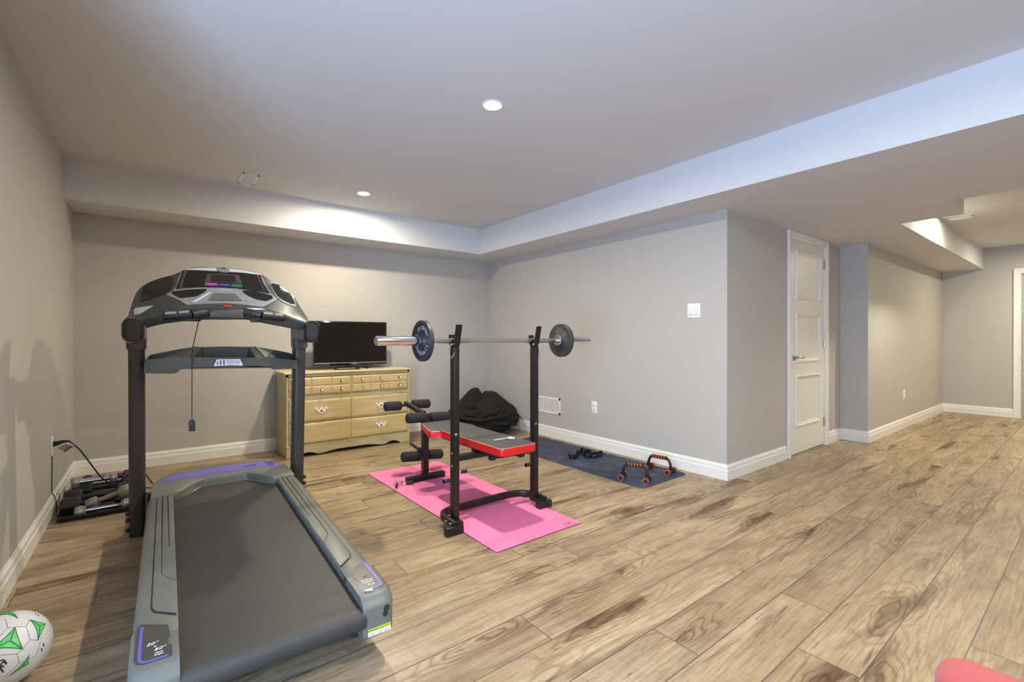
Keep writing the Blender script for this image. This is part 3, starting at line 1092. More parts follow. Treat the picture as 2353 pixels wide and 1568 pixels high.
# rear end caps
def end_cap(s):
    bm = B()
    z = zl(-.70) + .030
    xi, xo = .246, .357
    # section along Y: top plate, sloping band, upright rear face, underside
    def row(x, dx):
        yb_, yr = -.785 + dx * .5, -.822 + dx * .6
        return [(s * x, -.60, z - .13), (s * x, -.60, z + .001), (s * x, -.70, z + .001 - dx * .1), (s * x, yb_, z - .002 - dx * .2), (s * x, yb_ - .01, z - .006 - dx * .2), (s * x, yr + .003, z - .030), (s * x, yr, z - .036), (s * x, yr + .004, z - .128), (s * x, yr + .012, z - .136), (s * x, -.72, z - .136)]
    rows = [row(xi, 0), row(xi + .003, -.002)]
    rows += [row(xi + (xo - xi) * t, 0) for t in (.3, .6)]
    rows += [row(xo - .018, .004), row(xo - .007, .018), row(xo - .001, .042), row(xo, .06)]
    loft(bm, rows, True)
    e = tobj('end_cap', bm, M['tgrey'], 35)
    # bolt recess on the rear face
    bm = B()
    yr = -.8215
    cx, cz = s * (xo - .032), z - .062
    prism(bm, [(cx + .011 * cos(a), yr - .0005, cz + .013 + .011 * sin(a)) for a in [2 * pi * k / 20 for k in range(20)]], (0, .004, 0))
    prism(bm, [(cx - s * .004 + .009 * cos(a), yr - .0006, cz - .004 + .0105 * sin(a)) for a in [2 * pi * k / 20 for k in range(20)]], (0, .004, 0))
    tobj('bolt_recess', bm, M['slot'], 0, e)
    # recess with a printed plate on top
    bm = B()
    zt = lambda y: zl(y) + .0315
    P = [(.336, -.555), (.345, -.57), (.345, -.735), (.338, -.757), (.322, -.768), (.262, -.768), (.262, -.715), (.270, -.70), (.270, -.675), (.266, -.664), (.270, -.61), (.272, -.60)]
    P2 = [(s * x, y) for x, y in P]
    vs = [bm.verts.new((x, y, zl(y) + .0318)) for x, y in P2]
    ws = [bm.verts.new((x, y, zl(y) + .026)) for x, y in P2]
    n = len(vs)
    bm.faces.new(vs); bm.faces.new(ws[::-1])
    for k in range(n): bm.faces.new((vs[k], vs[(k + 1) % n], ws[(k + 1) % n], ws[k]))
    pl = tobj('printed_plate', bm, M['decal'], 0, e)
    WM[pl.name] = TM.copy()
    # purple line round the plate, slot, and the lettering
    bm = B()
    q = [(.333, -.575), (.334, -.65), (.334, -.73), (.331, -.748), (.318, -.758), (.270, -.759)]
    path = catmull([(s * x, y, zl(y) + .0320) for x, y in q], 4)
    ribbon(bm, path, .008, .0005)
    tobj('purple_line', bm, M['purple'], 0, pl)
    bm = B()
    for k in range(8): pass
    box(bm, (s * .303, -.672, zl(-.672) + .0322), (.016, .004, .0006), rot=(0, 0, radians(8)))
    tobj('slot', bm, M['slot'], 0, pl)
    bm = B()
    o = lambda x, y: (x, y, zl(y) + .0322)
    if s < 0:
        text_bm(bm, '20"', .019, o(-.308, -.681), (1, 0, 0), (0, 1, 0), shear=.25)
        text_bm(bm, 'x', .013, o(-.300, -.698), (1, 0, 0), (0, 1, 0))
        text_bm(bm, '60"', .019, o(-.290, -.714), (1, 0, 0), (0, 1, 0), shear=.25)
        text_bm(bm, 'deck', .0095, o(-.292, -.731), (1, 0, 0), (0, 1, 0), shear=.2)
        text_bm(bm, 'length', .0085, o(-.292, -.7405), (1, 0, 0), (0, 1, 0), shear=.2)
    else:
        text_bm(bm, 'Feather', .0135, o(.300, -.698), (1, 0, 0), (0, 1, 0), shear=.1)
        text_bm(bm, 'LIGHT', .0135, o(.300, -.7135), (1, 0, 0), (0, 1, 0), shear=.1)
        text_bm(bm, 'DLX', .013, o(.302, -.733), (1, 0, 0), (0, 1, 0), shear=.4)
    tobj('lettering', bm, M['ink'], 0, pl)
    if s > 0:
        # curled corner of the plate film, warning sticker on the rear face
        bm = B()
        lathe(bm, [(.0015, 0), (.0028, .008), (.0042, .018), (.005, .026)], (.268, -.768, zl(-.768) + .036), (1, -.25, 0), 14)
        tobj('curled_film', bm, M['ink'], 40, pl)
        bm = B()
        x0, x1, zz = .262, .340, z - .128
        zz = z - .122
        box2(bm, (x0, yr - .0012, zz + .0105), (x1, yr + .003, zz + .019))
        st = tobj('warning_sticker', bm, M['yellow'], 0, e)
        bm = B(); box2(bm, (x0, yr - .0010, zz - .004), (x1, yr + .003, zz + .0105)); tobj('sticker_text_panel', bm, M['ink'], 0, st)
        bm = B()
        for k in range(3):
            xa = x0 + .003 + k * .0255
            for j in range(3):
                box2(bm, (xa, yr - .0014, zz - .002 + j * .0035), (xa + .020, yr, zz - .0005 + j * .0035))
        tobj('small_print', bm, M['tsilver'], 0, st)
        bm = B()
        for k, w_ in enumerate(('WARNING', 'AVERTISSEMENT', 'ADVERTENCIA')):
            text_bm(bm, w_, .0062 if k == 0 else .0042, (x0 + .013 + k * .0262, yr - .0014, zz + .0148), (1, 0, 0), (0, 0, 1))
        tobj('sticker_heading', bm, M['ink_black'], 0, st)
    return e


for s in (-1, 1):
    end_cap(s)

# motor hood
bm = B()
cols = []
NX = 36
def sm(a, b, x):
    t = max(0, min(1, (x - a) / (b - a)))
    return t * t * (3 - 2 * t)
def hood_section(u):
    a = abs(u)
    e = sm(.10, .235, a)                         # side lobes come further back
    yr = .845 - .170 * e - .02 * sm(.235, .26, a) + .0
    if a > .25: yr = .665
    zr = .291 - .005 * sm(.2, .34, a)
    yc = 1.075 - .13 * sm(.22, .343, a) - .03 * (a / .34) ** 2
    dr = .012 * sm(.27, .343, a)
    return [(yr, zl(yr) + .004), (yr - .001, zr - .010), (yr + .001, zr - .003), (yr + .008, zr), (yr + (yc - yr) * .30, zr + .006 - dr * .3), (yr + (yc - yr) * .7, zr + .012 - dr * .6), (yc, zr + .013 - dr), (yc + .03, zr + .004 - dr), (yc + .055, zr - .022 - dr), (yc + .09, zr - .09), (yc + .12, .10), (yc + .115, .075)]
rows = []
for i in range(NX + 1):
    u = -.338 + .676 * i / NX
    rows.append([(u, y, z) for y, z in hood_section(u)])
mid = [(r[0][0], .80, .06) for r in rows]
rows = [r + [(r[0][0], .72, .09), (r[0][0], .70, .20)] for r in rows]
loft(bm, rows, True)
hood_bvh_bm = bm.copy()
HOOD = tobj('motor_hood', bm, M['tgrey'], 50)
hood_bvh_bm.transform(TM)
bmesh.ops.recalc_face_normals(hood_bvh_bm, faces=hood_bvh_bm.faces)
hood_tree = BVHTree.FromBMesh(hood_bvh_bm)


def inside(poly, x, y):
    c = False
    n = len(poly)
    for i in range(n):
        x1, y1 = poly[i]; x2, y2 = poly[i - 1]
        if (y1 > y) != (y2 > y) and x < (x2 - x1) * (y - y1) / (y2 - y1) + x1:
            c = not c
    return c


def patch(tree, poly, off=.002, thick=.003, cuts=2, step=6.0, fallback=None):
    """thin panel (in world space) that follows a modelled surface; its outline is measured on the photograph"""
    bm = B()
    vs = []
    n = len(poly)
    for i in range(n):
        a, b = Vector(poly[i]), Vector(poly[(i + 1) % n])
        k = max(1, int((b - a).length / step))
        for j in range(k):
            p = a.lerp(b, j / k)
            vs.append(bm.verts.new((p.x, p.y, 0)))
    f = bm.faces.new(vs)
    bmesh.ops.triangulate(bm, faces=[f])
    for _ in range(cuts):
        es = [e for e in bm.edges if not e.is_boundary and e.calc_length() > step]
        if es:
            bmesh.ops.subdivide_edges(bm, edges=es, cuts=1)
            bmesh.ops.triangulate(bm, faces=bm.faces[:])
    nrm = {}
    last = None
    todo = list(bm.verts)
    for v in todo:
        d = ray(v.co.x, v.co.y).normalized()
        h = tree.ray_cast(CAM, d)
        if h[0] is None:
            near = tree.find_nearest(CAM + d * 3.5)
            hit, nn = near[0], near[1]
        else:
            hit, nn = h[0], h[1]
        if nn.dot(d) > 0: nn = -nn
        v.co = hit
        nrm[v] = nn
    avg = Vector()
    for v in nrm: avg += nrm[v]
    avg.normalize()
    for v in todo:
        v.co += avg * off
    r = bmesh.ops.extrude_face_region(bm, geom=bm.faces[:])
    for g in r['geom']:
        if isinstance(g, bmesh.types.BMVert):
            g.co -= avg * thick
    return bm


band = [(361, 1119), (372, 1112), (400, 1105), (440, 1098), (500, 1089), (560, 1079), (600, 1073), (640, 1072), (649, 1073), (645, 1066), (640, 1062), (622, 1060.5), (600, 1061), (560, 1066), (500, 1074), (440, 1085), (400, 1093), (378, 1100), (367, 1108)]
PB = tobj_band = None
bmw = patch(hood_tree, band, .0022, .0035)
PB = obj('purple_band', bmw, M['purple'], HOOD, smooth=50)
WM[PB.name] = TM.copy()
bmw = patch(hood_tree, [(606, 1062), (632, 1061.5), (630, 1071), (616, 1072)], .0030, .003)
obj('dark_purple_mark', bmw, M['purple_dk'], PB, smooth=50)
for k in range(4):
    x = 559 + k * 7.2
    bmw = patch(hood_tree, [(x, 1075.5 - k * .9), (x + 2.5, 1075.2 - k * .9), (x + 9, 1070.5 - k * .9), (x + 6.5, 1070.8 - k * .9)], .0032, .002, cuts=0)
    obj('slash_mark', bmw, M['slot'], PB, smooth=50)

# uprights with collars
def post(s):
    x = -.404 if s < 0 else .417
    bm = B()
    rows = []
    for z, y in ((0.004, .985), (.3, .965), (.7, .935), (1.09, .905)):
        rows.append([(x + a, y + b, z) for a, b in rrect(.072, .092, .022, 4)])
    loft(bm, rows, True)
    p = tobj('upright', bm, M['tpost'], 50)
    for (z, d) in ((.045, .03), (.10, .03), (.14, .036), (.18, .03)):
        bm = B()
        lathe(bm, [(0, 0), (.011, 0), (.0125, .004), (.0125, .012), (.009, .016), (0, .017)], (x + s * .034, .985 - d + .0 - z * .05, z), (s, 0, 0), 18)
        tobj('bolt', bm, M['black_plastic'], 40, p)
    bm = B()
    rows = []
    for z, w, dd in ((1.035, .080, .100), (1.045, .086, .108), (1.19, .088, .116), (1.21, .084, .11)):
        rows.append([(x + a, .905 + b - .004, z) for a, b in rrect(w, dd, .02, 4)])
    loft(bm, rows, True)
    tobj('collar', bm, M['tdark'], 50)
    # horizontal grip that points back to the user
    bm = B()
    yr, yf, zc = .565, .90, 1.136
    sec = lambda w, h, y: [(x + a, y, zc + b) for a, b in rrect(w, h, w * .499, 8)]
    loft(bm, [sec(.090, .130, yf), sec(.088, .128, yr + .03)], True)
    arm = tobj('grip_arm', bm, M['tdark'], 50)
    bm = B()
    loft(bm, [sec(.088, .128, yr + .030), sec(.092, .132, yr + .028), sec(.093, .133, yr + .012), sec(.086, .126, yr + .002), sec(.070, .110, yr), sec(.066, .106, yr + .004)], True)
    r_ = tobj('cap_ring', bm, M['gloss'], 50, arm)
    bm = B()
    loft(bm, [sec(.066, .106, yr + .0025), sec(.058, .098, yr + .0015)], True)
    tobj('cap_face', bm, M['slot'], 50, arm)


for s in (-1, 1):
    post(s)

# ------------------------------------------------------------------ console: lofted housing
colA = [(330, 757), (345, 752), (374, 745), (411, 740), (438, 737), (478, 735), (520, 735), (561, 735), (583, 738), (615, 745), (647, 751), (676, 757), (700, 763)]
colB = [(309, 737), (340, 728), (374, 717), (405, 709), (438, 706), (478, 704), (520, 704), (561, 705), (590, 708), (620, 714), (655, 724), (680, 733), (707, 741)]
colC = [(291, 735), (297, 716), (314, 671), (345, 647), (403, 629), (443, 614), (508, 615), (561, 619), (598, 629), (632, 649), (671, 676), (692, 708), (712, 740)]
depC = [-1.90, -1.88, -1.84, -1.80, -1.765, -1.745, -1.74, -1.745, -1.765, -1.80, -1.84, -1.88, -1.90]
depA = [-2.00, -2.005, -2.015, -2.02, -2.02, -2.02, -2.02, -2.02, -2.02, -2.02, -2.015, -2.005, -2.00]
rows = []
for a, b, c, dc, da in zip(colA, colB, colC, depC, depA):
    A, Bp, C = aY(a[0], a[1], da), aY(b[0], b[1], da - .022), aY(c[0], c[1], dc)
    n = Vector((0, .045, -.012))
    rows.append([A, A.lerp(Bp, .12) + Vector((0, -.008, 0)), A.lerp(Bp, .85) + Vector((0, -.010, 0)), Bp + Vector((0, -.001, 0)), Bp.lerp(C, .03), Bp.lerp(C, .35), Bp.lerp(C, .68), Bp.lerp(C, .975), C + Vector((0, .012, 0)), C + n, Vector((C.x * .5 + A.x * .5, C.y * .4 + A.y * .6 + .10, A.z * .75 + C.z * .25)), A + Vector((0, .085, .012))])
# densify along X with splines
m_ = len(rows[0])
tracks = [catmull([r[j] for r in rows], 4) for j in range(m_)]
rows = [[tracks[j][i] for j in range(m_)] for i in range(len(tracks[0]))]
bm = B()
loft(bm, rows, True)
tmp = bm.copy()
bmesh.ops.recalc_face_normals(tmp, faces=tmp.faces)
con_tree = BVHTree.FromBMesh(tmp)
CON = obj('console', bm, M['tdark'], TR, smooth=40)


def cpart(name, poly, m, off, thick=.004, parent=None, cuts=2, smooth=40):
    o = obj(name, patch(con_tree, poly, off, thick, cuts), m, parent or CON, smooth=smooth)
    return o


# side wings
cpart('tinted_pocket', [(325, 693), (327, 676), (331, 664), (345, 653), (370, 642), (388, 637), (396, 640), (396, 652), (390, 664), (378, 675), (350, 684)], M['tint'], .003)
cpart('pocket_rim', [(323, 695), (325, 676), (330, 662), (344, 651), (370, 640), (389, 635), (398, 639), (398, 653), (392, 666), (379, 677), (350, 687)], M['slot'], .0015)
cpart('pocket_rim', [(620, 651), (628, 650), (648, 656), (664, 665), (672, 680), (680, 700), (678, 706), (668, 702), (650, 694), (636, 684), (626, 668)], M['tsilver'], .0022)
cpart('tinted_pocket', [(622, 653), (628, 652), (647, 658), (662, 667), (670, 681), (678, 700), (667, 699), (651, 691), (638, 682), (628, 668)], M['tint'], .0035)
# silver centre plate and its black windows
sil = [(381, 678), (397, 671), (405, 660), (410, 640), (417, 624), (424, 619), (460, 616.5), (515, 617), (560, 621), (598, 630), (606, 645), (613, 662), (621, 676), (638, 689), (620, 699), (604, 707), (560, 701), (515, 698), (470, 699), (428, 702), (413, 691)]
SP = cpart('silver_plate', sil, M['tsilver'], .0045, .007, cuts=3)
DW = cpart('display_window', [(404, 667), (410, 650), (420, 624), (440, 623), (500, 626), (560, 629), (598, 634), (605, 652), (620, 677), (580, 670), (545, 665), (505, 662.5), (460, 662.5), (430, 664)], M['gloss'], .0062, .004, SP, 3)
cpart('key_window', [(394, 677), (398, 672), (430, 668), (474, 666), (475, 669), (468, 675), (452, 683), (414, 687.5)], M['gloss'], .0062, .004, SP)
cpart('key_window', [(556, 669), (580, 670), (600, 675), (624, 681), (627, 688), (611, 694), (588, 690), (570, 682), (560, 675)], M['gloss'], .0062, .004, SP)
DF = cpart('display_frame', [(471, 650), (476, 632), (512, 632), (549, 635.5), (556, 655), (512, 652)], M['tdark'], .0075, .003, DW)
cpart('display_screen', [(484, 649), (485, 634), (540, 637), (542, 652)], M['lcd'], .0085, .002, DF, 1)
cpart('key_strip', [(471.2, 652), (499.8, 654), (500, 660), (471.2, 658.8)], M['magenta'], .0082, .002, DF, 1)
cpart('key_strip', [(500.5, 654), (529, 655.5), (529, 662), (500.5, 660)], M['blue'], .0082, .002, DF, 1)
cpart('key_strip', [(529.5, 655.5), (556.5, 656), (557, 664), (529.5, 662)], M['green'], .0082, .002, DF, 1)
# emblem boss at the top edge
EB = cpart('emblem_boss', [(497, 615), (500, 624), (506, 628), (521, 629.5), (525, 626), (527, 618), (520, 616)], M['tsilver'], .012, .010, SP)
# highlight on the top edge, painted in as pale strips
cpart('edge_highlight', [(420, 622), (425, 619.5), (460, 617.6), (497.5, 618), (500, 624.5), (460, 622.5)], M['ink_lilac'], .0064, .004, SP)
cpart('edge_highlight', [(527, 619.8), (560, 623), (596, 631), (597.5, 634), (560, 629), (526, 625.8)], M['ink_lilac'], .0064, .004, SP)
# fan grille with slats
cpart('grille_panel', [(441, 697), (482, 674), (552, 674.5), (590, 695), (555, 693), (515, 691.5), (475, 693)], M['tsilver'], .0075, .003, SP)
for k in range(9):
    t = k / 8
    y = 677 + t * 15
    xa, xb = 490 - t * 13, 540 + t * 16
    cpart('slat', [(xa, y), (xb, y + .9), (xb, y + 1.7), (xa, y + .8)], M['tdark'], .0085, .002, SP, 0)
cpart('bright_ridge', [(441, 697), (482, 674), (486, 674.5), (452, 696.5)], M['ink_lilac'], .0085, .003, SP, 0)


def hitc(x, y, off):
    d = ray(x, y).normalized()
    h = con_tree.ray_cast(CAM, d)
    n = h[1] if h[1].dot(d) < 0 else -h[1]
    return h[0] + n * off, n


def ctext(s, x, y, size, off, m, parent, name='lettering', shear=0.0, tilt=0.0):
    p, n = hitc(x, y, off)
    q, _ = hitc(x + 6, y + tilt * 6, off)
    bm = B()
    xd = (q - p).normalized()
    yd = n.cross(xd)
    text_bm(bm, s, size, p, xd, yd, shear=shear)
    return obj(name, bm, m, parent, smooth=0)


ctext('ADVENTURE', 517, 668.6, .0125, .0062, M['ink'], SP, shear=.35, tilt=.04)
for k, (s_, x, y) in enumerate((('12.0', 428, 627), ('10.0', 426, 632), ('8.0', 424, 637.5), ('6.0', 422, 643), ('5.0', 420, 648), ('4.0', 418.5, 653), ('2.0', 417, 658.5), ('1.0', 416, 664))):
    ctext(s_, x, y, .0085, .0075, M['ink'], DW)
for k, (x, y) in enumerate(((591, 637), (594, 642), (596, 647), (598.5, 652), (600.5, 657.5), (603, 662.5), (605, 668), (607.5, 673))):
    ctext(('12', '10', '8', '6', '5', '4', '2', '1')[k], x, y, .009, .0075, M['ink'], DW)
ctext('WEIGHT LOSS', 485.5, 655.8, .0062, .0092, M['ink_lilac'], DF, tilt=.03)
ctext('TARGET ZONE', 514.5, 657.6, .0062, .0092, M['ink_lilac'], DF, tilt=.03)
ctext('PERFORMANCE', 543, 659.5, .0062, .0092, M['ink_lilac'], DF, tilt=.04)
ctext('W', 513, 620.5, .014, .0125, M['slot'], EB)
p_, n_ = hitc(512, 620.5, .0125)
bm = B()
xd = (hitc(518, 621, .0125)[0] - p_).normalized(); yd = n_.cross(xd)
sweep(bm, [p_ + xd * .016 * cos(a) + yd * .009 * sin(a) for a in [2 * pi * k / 28 for k in range(28)]], circ(.0009, 6), True)
obj('emblem_ring', bm, M['slot'], EB)
# silver sticker on the left shoulder, highlight painted as a white strip on the right
cpart('silver_sticker', [(307.5, 713), (312, 708.5), (352, 703), (322, 722), (309, 725)], M['ink_lilac'], .002, .003)
bm = patch(con_tree, [(309, 713), (318, 711), (319, 721), (310, 724)], .0032, .002, 0)
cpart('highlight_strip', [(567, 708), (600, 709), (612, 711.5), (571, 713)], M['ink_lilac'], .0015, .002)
bm.free()
bm = B()
for k in range(5):
    p, n = hitc(310.5 + (k % 2) * 4, 712.5 + k * 2.4, .0035)
    box(bm, p, (.006, .0006, .0012))
obj('sticker_print', bm, M['ink_black'], CON, smooth=0)

# centre housing of the crossbar, grip bars with pulse plates
bm = B()
c0, c1 = aY(479, 708, -2.045), aY(559, 734, -2.045)
box2(bm, (c0.x, -2.075, c1.z), (c1.x, -1.98, c0.z), .012, 3)
obj('centre_housing', bm, M['tdark'], CON, smooth=50)
yG = -2.088
for s, grip, stem, sens in ((-1, ((375, 728), (440, 723)), ((441, 723), (478, 718.5)), [(379, 405), (409.5, 434)]),
                            (1, ((602, 725.5), (655, 731)), ((562, 717), (601, 725)), [(604, 626), (630, 650)])):
    g0, g1 = aY(*grip[0], yG), aY(*grip[1], yG)
    s0, s1 = aY(*stem[0], yG if s < 0 else -2.05), aY(*stem[1], -2.05 if s < 0 else yG)
    bm = B(); tube(bm, catmull([s0, s0.lerp(s1, .5) + Vector((0, -.004, .003)), s1], 6), .0205, 20); obj('grip_stem', bm, M['tpost'], CON, smooth=60)
    bm = B()
    dg = (g1 - g0).normalized(); lg = (g1 - g0).length
    if s < 0:
        lathe(bm, [(0, 0), (.017, 0), (.0225, .006), (.0228, .012), (.021, .014), (.0228, .016), (.0228, lg), (0, lg)], g0, dg, 28)
    else:
        lathe(bm, [(0, 0), (.017, 0), (.0225, .006), (.0228, .012), (.021, .014), (.0228, .016), (.0228, lg), (0, lg)], g1, -dg, 28)
    gg = obj('pulse_grip', bm, M['black_plastic'], CON, smooth=35)
    for a, b in sens:
        bm = B()
        ta_, tb2 = (a - grip[0][0]) / (grip[1][0] - grip[0][0]), (b - grip[0][0]) / (grip[1][0] - grip[0][0])
        rows = []
        for t_ in (ta_, tb2):
            p = g0.lerp(g1, t_)
            rows.append([p + Vector((0, -cos(g) * .0243, sin(g) * .0243)) for g in [radians(24 + 7 * i) for i in range(8)]] +
                        [p + Vector((0, -cos(g) * .0220, sin(g) * .0220)) for g in [radians(73 - 7 * i) for i in range(8)]])
        loft(bm, rows, True)
        obj('pulse_plate', bm, M['tsilver'], gg, smooth=40)
# brackets below the grips
for x0, x1, y0, y1 in ((424, 462, 728, 739), (577, 600, 730, 741)):
    a, b = aY(x0, y0, -2.03), aY(x1, y1, -2.03)
    bm = B(); box2(bm, (a.x, -2.045, b.z), (b.x, -1.99, a.z), .005); obj('bracket', bm, M['tpost'], CON)

# safety key: red tab, cord over the crossbar, black clip hanging through the tray
bm = B()
a, b = aY(513, 703, -2.085), aY(532, 704.5, -2.085)
cyl(bm, a, b, .0062, n=14)
sk = obj('safety_key', bm, M['red_plastic'], TR, smooth=50)
WM[sk.name] = TM.copy()
bm = B()
pth = catmull([aY(512, 703.5, -2.085), aY(498, 705, -2.09), (aY(486, 710, -2.10)), aY(478, 720, -2.108), aY(466, 729, -2.10), aY(457, 735, -2.05)], 6)
pth += catmull([aY(456.5, 738, -2.03), aY(452, 758, -1.99), aY(445, 790, -1.97), aY(442, 800, -1.965), aY(441, 830, -1.955), aY(441, 900, -1.955), aY(441, 961, -1.955)], 5)
tube(bm, pth, .0022, 8)
obj('cord', bm, M['cord'], sk)
bm = B()
yk = -1.955
prism(bm, [aY(x, y, yk - .008) for x, y in ((434, 992), (433, 972), (436, 966), (441.5, 963.5), (447, 966), (449, 972), (449, 991))], (0, .014, 0), .002)
obj('clip', bm, M['tpost'], sk)

# ------------------------------------------------------------------ storage tray between the uprights
def py_(lst, y):
    return [aY(a, b, y) for a, b in lst]


Yf, Yb = -1.93, -1.76
front_top = [(331, 835), (334, 818), (345, 826), (379, 823), (405, 821), (425, 820), (455, 820.5), (492, 824.5) if False else (492, 822), (545, 822), (560, 823), (600, 824), (633, 824), (660, 826), (683, 829)]
front_bot = [(683, 848), (672, 848), (627, 849.5), (618, 843), (590, 841), (545, 840), (520, 840.5), (492, 842), (450, 845), (415, 849), (408, 856), (400, 859), (370, 859), (331, 858.5)]
bm = B()
poly = py_([(331, 833), (338, 826), (379, 823), (425, 822), (492, 822), (560, 822), (633, 823.5), (683, 828)] + front_bot, Yf)
prism(bm, poly, (0, .006, 0), .0015)
TY = obj('storage_tray', bm, M['tdark'], TR, smooth=40)
WM[TY.name] = TM.copy()
bm = B()
poly = py_([(339, 822), (346, 815.5), (370, 811), (410, 803), (447, 797.5), (455, 799), (515, 796.5), (570, 797.5), (578, 796.5), (600, 799), (640, 806), (668, 812), (678, 822), (680, 835), (660, 839), (520, 830), (345, 845)], Yb)
prism(bm, poly, (0, .006, 0), .0015)
obj('tray_back', bm, M['tdark'], TY, smooth=40)
# floors of the bins and the ridges that divide them
def quadp(name, pts, m=M['tdark'], th=.005):
    bm = B()
    vs = [bm.verts.new(p) for p in pts]
    f = bm.faces.new(vs)
    n = f.normal.copy()
    bmesh.ops.recalc_face_normals(bm, faces=bm.faces)
    f.normal_update()
    nn = f.normal.copy()
    r = bmesh.ops.extrude_face_region(bm, geom=[f])
    for g in r['geom']:
        if isinstance(g, bmesh.types.BMVert):
            g.co -= nn * th
    return obj(name, bm, m, TY, smooth=0)
quadp('tray_floor', [aY(335, 850, Yf), aY(683, 845, Yf), aY(680, 838, Yb), aY(340, 845, Yb)])
quadp('ridge', [aY(425, 822, Yf), aY(443, 822, Yf), aY(462, 798, Yb), aY(449, 797, Yb)])
quadp('ridge_side', [aY(443, 822, Yf), aY(447, 845, Yf), aY(466, 830, Yb), aY(462, 798, Yb)])
quadp('ridge_side', [aY(379, 823, Yf), aY(425, 822, Yf), aY(449, 797.5, Yb), aY(410, 815, Yb)])
quadp('ridge', [aY(590, 823, Yf), aY(609, 823.5, Yf), aY(585, 797, Yb), aY(572, 797.5, Yb)])
quadp('ridge_side', [aY(588, 823, Yf), aY(586, 842, Yf), aY(568, 828, Yb), aY(572, 797.5, Yb)])
quadp('ridge_side', [aY(609, 823.5, Yf), aY(634, 823.5, Yf), aY(620, 811, Yb), aY(585, 797, Yb)])
quadp('tray_end', [aY(331, 833, Yf), aY(331, 858, Yf), aY(340, 845, Yb), aY(341, 818, Yb)])
quadp('tray_end', [aY(683, 828, Yf), aY(683, 848, Yf), aY(680, 835, Yb), aY(676, 816, Yb)])
# label
bm = B(); prism(bm, py_([(486, 841.8), (495, 825.0), (557, 825.0), (564, 840.6), (525, 840.2)], Yf - .0005), (0, -.0012, 0)); LB = obj('label_border', bm, M['ink_navy'], TY, smooth=0); WM[LB.name] = TM.copy()
bm = B(); prism(bm, py_([(491, 841.6), (498, 825.8), (552, 825.4), (558.5, 840.2), (525, 840.0)], Yf - .0018), (0, -.0010, 0)); LP = obj('label_panel', bm, M['ink_lilac'], TY, smooth=0)
WM[LP.name] = TM.copy()
bm = B()
for k, sx in enumerate(('In-Reach Storage', 'Entreposage Accessible', 'Depósito Accesible')):
    p = aY(536, 830.3 + k * 3.1, Yf - .0032)
    text_bm(bm, sx, .0088 if k == 0 else .0074, p, (1, 0, 0), (0, 0, 1))
obj('label_text', bm, M['ink_navy'], LP, smooth=0)
bm = B()
for x, w, y0, y1 in ((500, 2.6, 832, 839), (507, 3.2, 829, 839), (514.5, 3.0, 828, 839)):
    a, b = aY(x - w / 2, y0, Yf - .003), aY(x + w / 2, y1, Yf - .003)
    box2(bm, (a.x, Yf - .0036, b.z), (b.x, Yf - .0026, a.z), .0002)
obj('pictogram', bm, M['ink_navy'], LP, smooth=0)
bm = B()
for y0 in (1121, 1145, 1163):
    tube(bm, catmull([aY(332, y0, -1.62), aY(338, y0 + .5, -1.63), aY(349, y0 + 1.5, -1.66)], 4), .003, 8)
obj('front_cable', bm, M['cord'], TR)

# ================================================================== MATS
def slab(poly, z0, z1, bev=0.0):
    bm = B(); prism(bm, [(x, y, z0) for x, y in poly], (0, 0, z1 - z0), bev); return bm


def rounded(poly, r, k=5):
    out = []
    n = len(poly)
    for i in range(n):
        p, a, b = Vector(poly[i]), Vector(poly[i - 1]), Vector(poly[(i + 1) % n])
        u, v = (a - p).normalized(), (b - p).normalized()
        for j in range(k + 1):
            t = j / k
            q0, q2 = p + u * r, p + v * r
            out.append(tuple((q0 * (1 - t) ** 2 + p * 2 * t * (1 - t) + q2 * t * t)))
    return out


pm = [aZ(845, 1090), aZ(1005, 1061), aZ(1336, 1203), aZ(1141, 1272)]
pm = [(p.x, p.y) for p in pm]
bm = slab(rounded(pm, .008, 2), 0.0, .005)
bmesh.ops.recalc_face_normals(bm, faces=bm.faces)
bm.normal_update()
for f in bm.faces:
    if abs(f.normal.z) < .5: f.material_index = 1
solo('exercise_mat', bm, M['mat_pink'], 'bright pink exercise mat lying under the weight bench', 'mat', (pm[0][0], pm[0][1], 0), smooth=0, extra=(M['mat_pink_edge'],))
bpy.data.objects['exercise_mat'].data.polygons.foreach_get
bmx = B()
c = (Vector(pm[2]) * .955 + Vector(pm[3]) * .045)
c = Vector((pm[2][0] - .075, pm[2][1] + .032))
ex = (Vector(pm[2]) - Vector(pm[3])).normalized(); ey = Vector((-ex.y, ex.x))
text_bm(bmx, 'yoga', .030, (c.x, c.y + .012, .0054), (ex.x, ex.y, 0), (ey.x, ey.y, 0), shear=.2)
text_bm(bmx, 'exercise mat', .016, (c.x, c.y - .014, .0054), (ex.x, ex.y, 0), (ey.x, ey.y, 0))
pmo = bpy.data.objects['exercise_mat']
WM[pmo.name] = Matrix.Translation(Vector((pm[0][0], pm[0][1], 0)))
obj('printed_mark', bmx, M['maroon'], pmo, smooth=0)

bp = [(-.098, -1.10), (-.098, -2.945), (-.708, -2.955), (-.708, -1.10)]
t = thing('exercise_mat', 'dark navy exercise mat with rounded corners along the grey wall', 'mat', (-.1, -1.1, 0))
bm = slab(rounded(bp, .06, 7), .0015, .006); obj('top_layer', bm, M['mat_blue'], t, smooth=0)
bm = slab(rounded([(x + (.004 if x > -.4 else -.004), y + (.004 if y > -2 else -.004)) for x, y in bp], .061, 7), 0, .0025); obj('yellow_underside', bm, M['mat_blue_edge'], t, smooth=0)

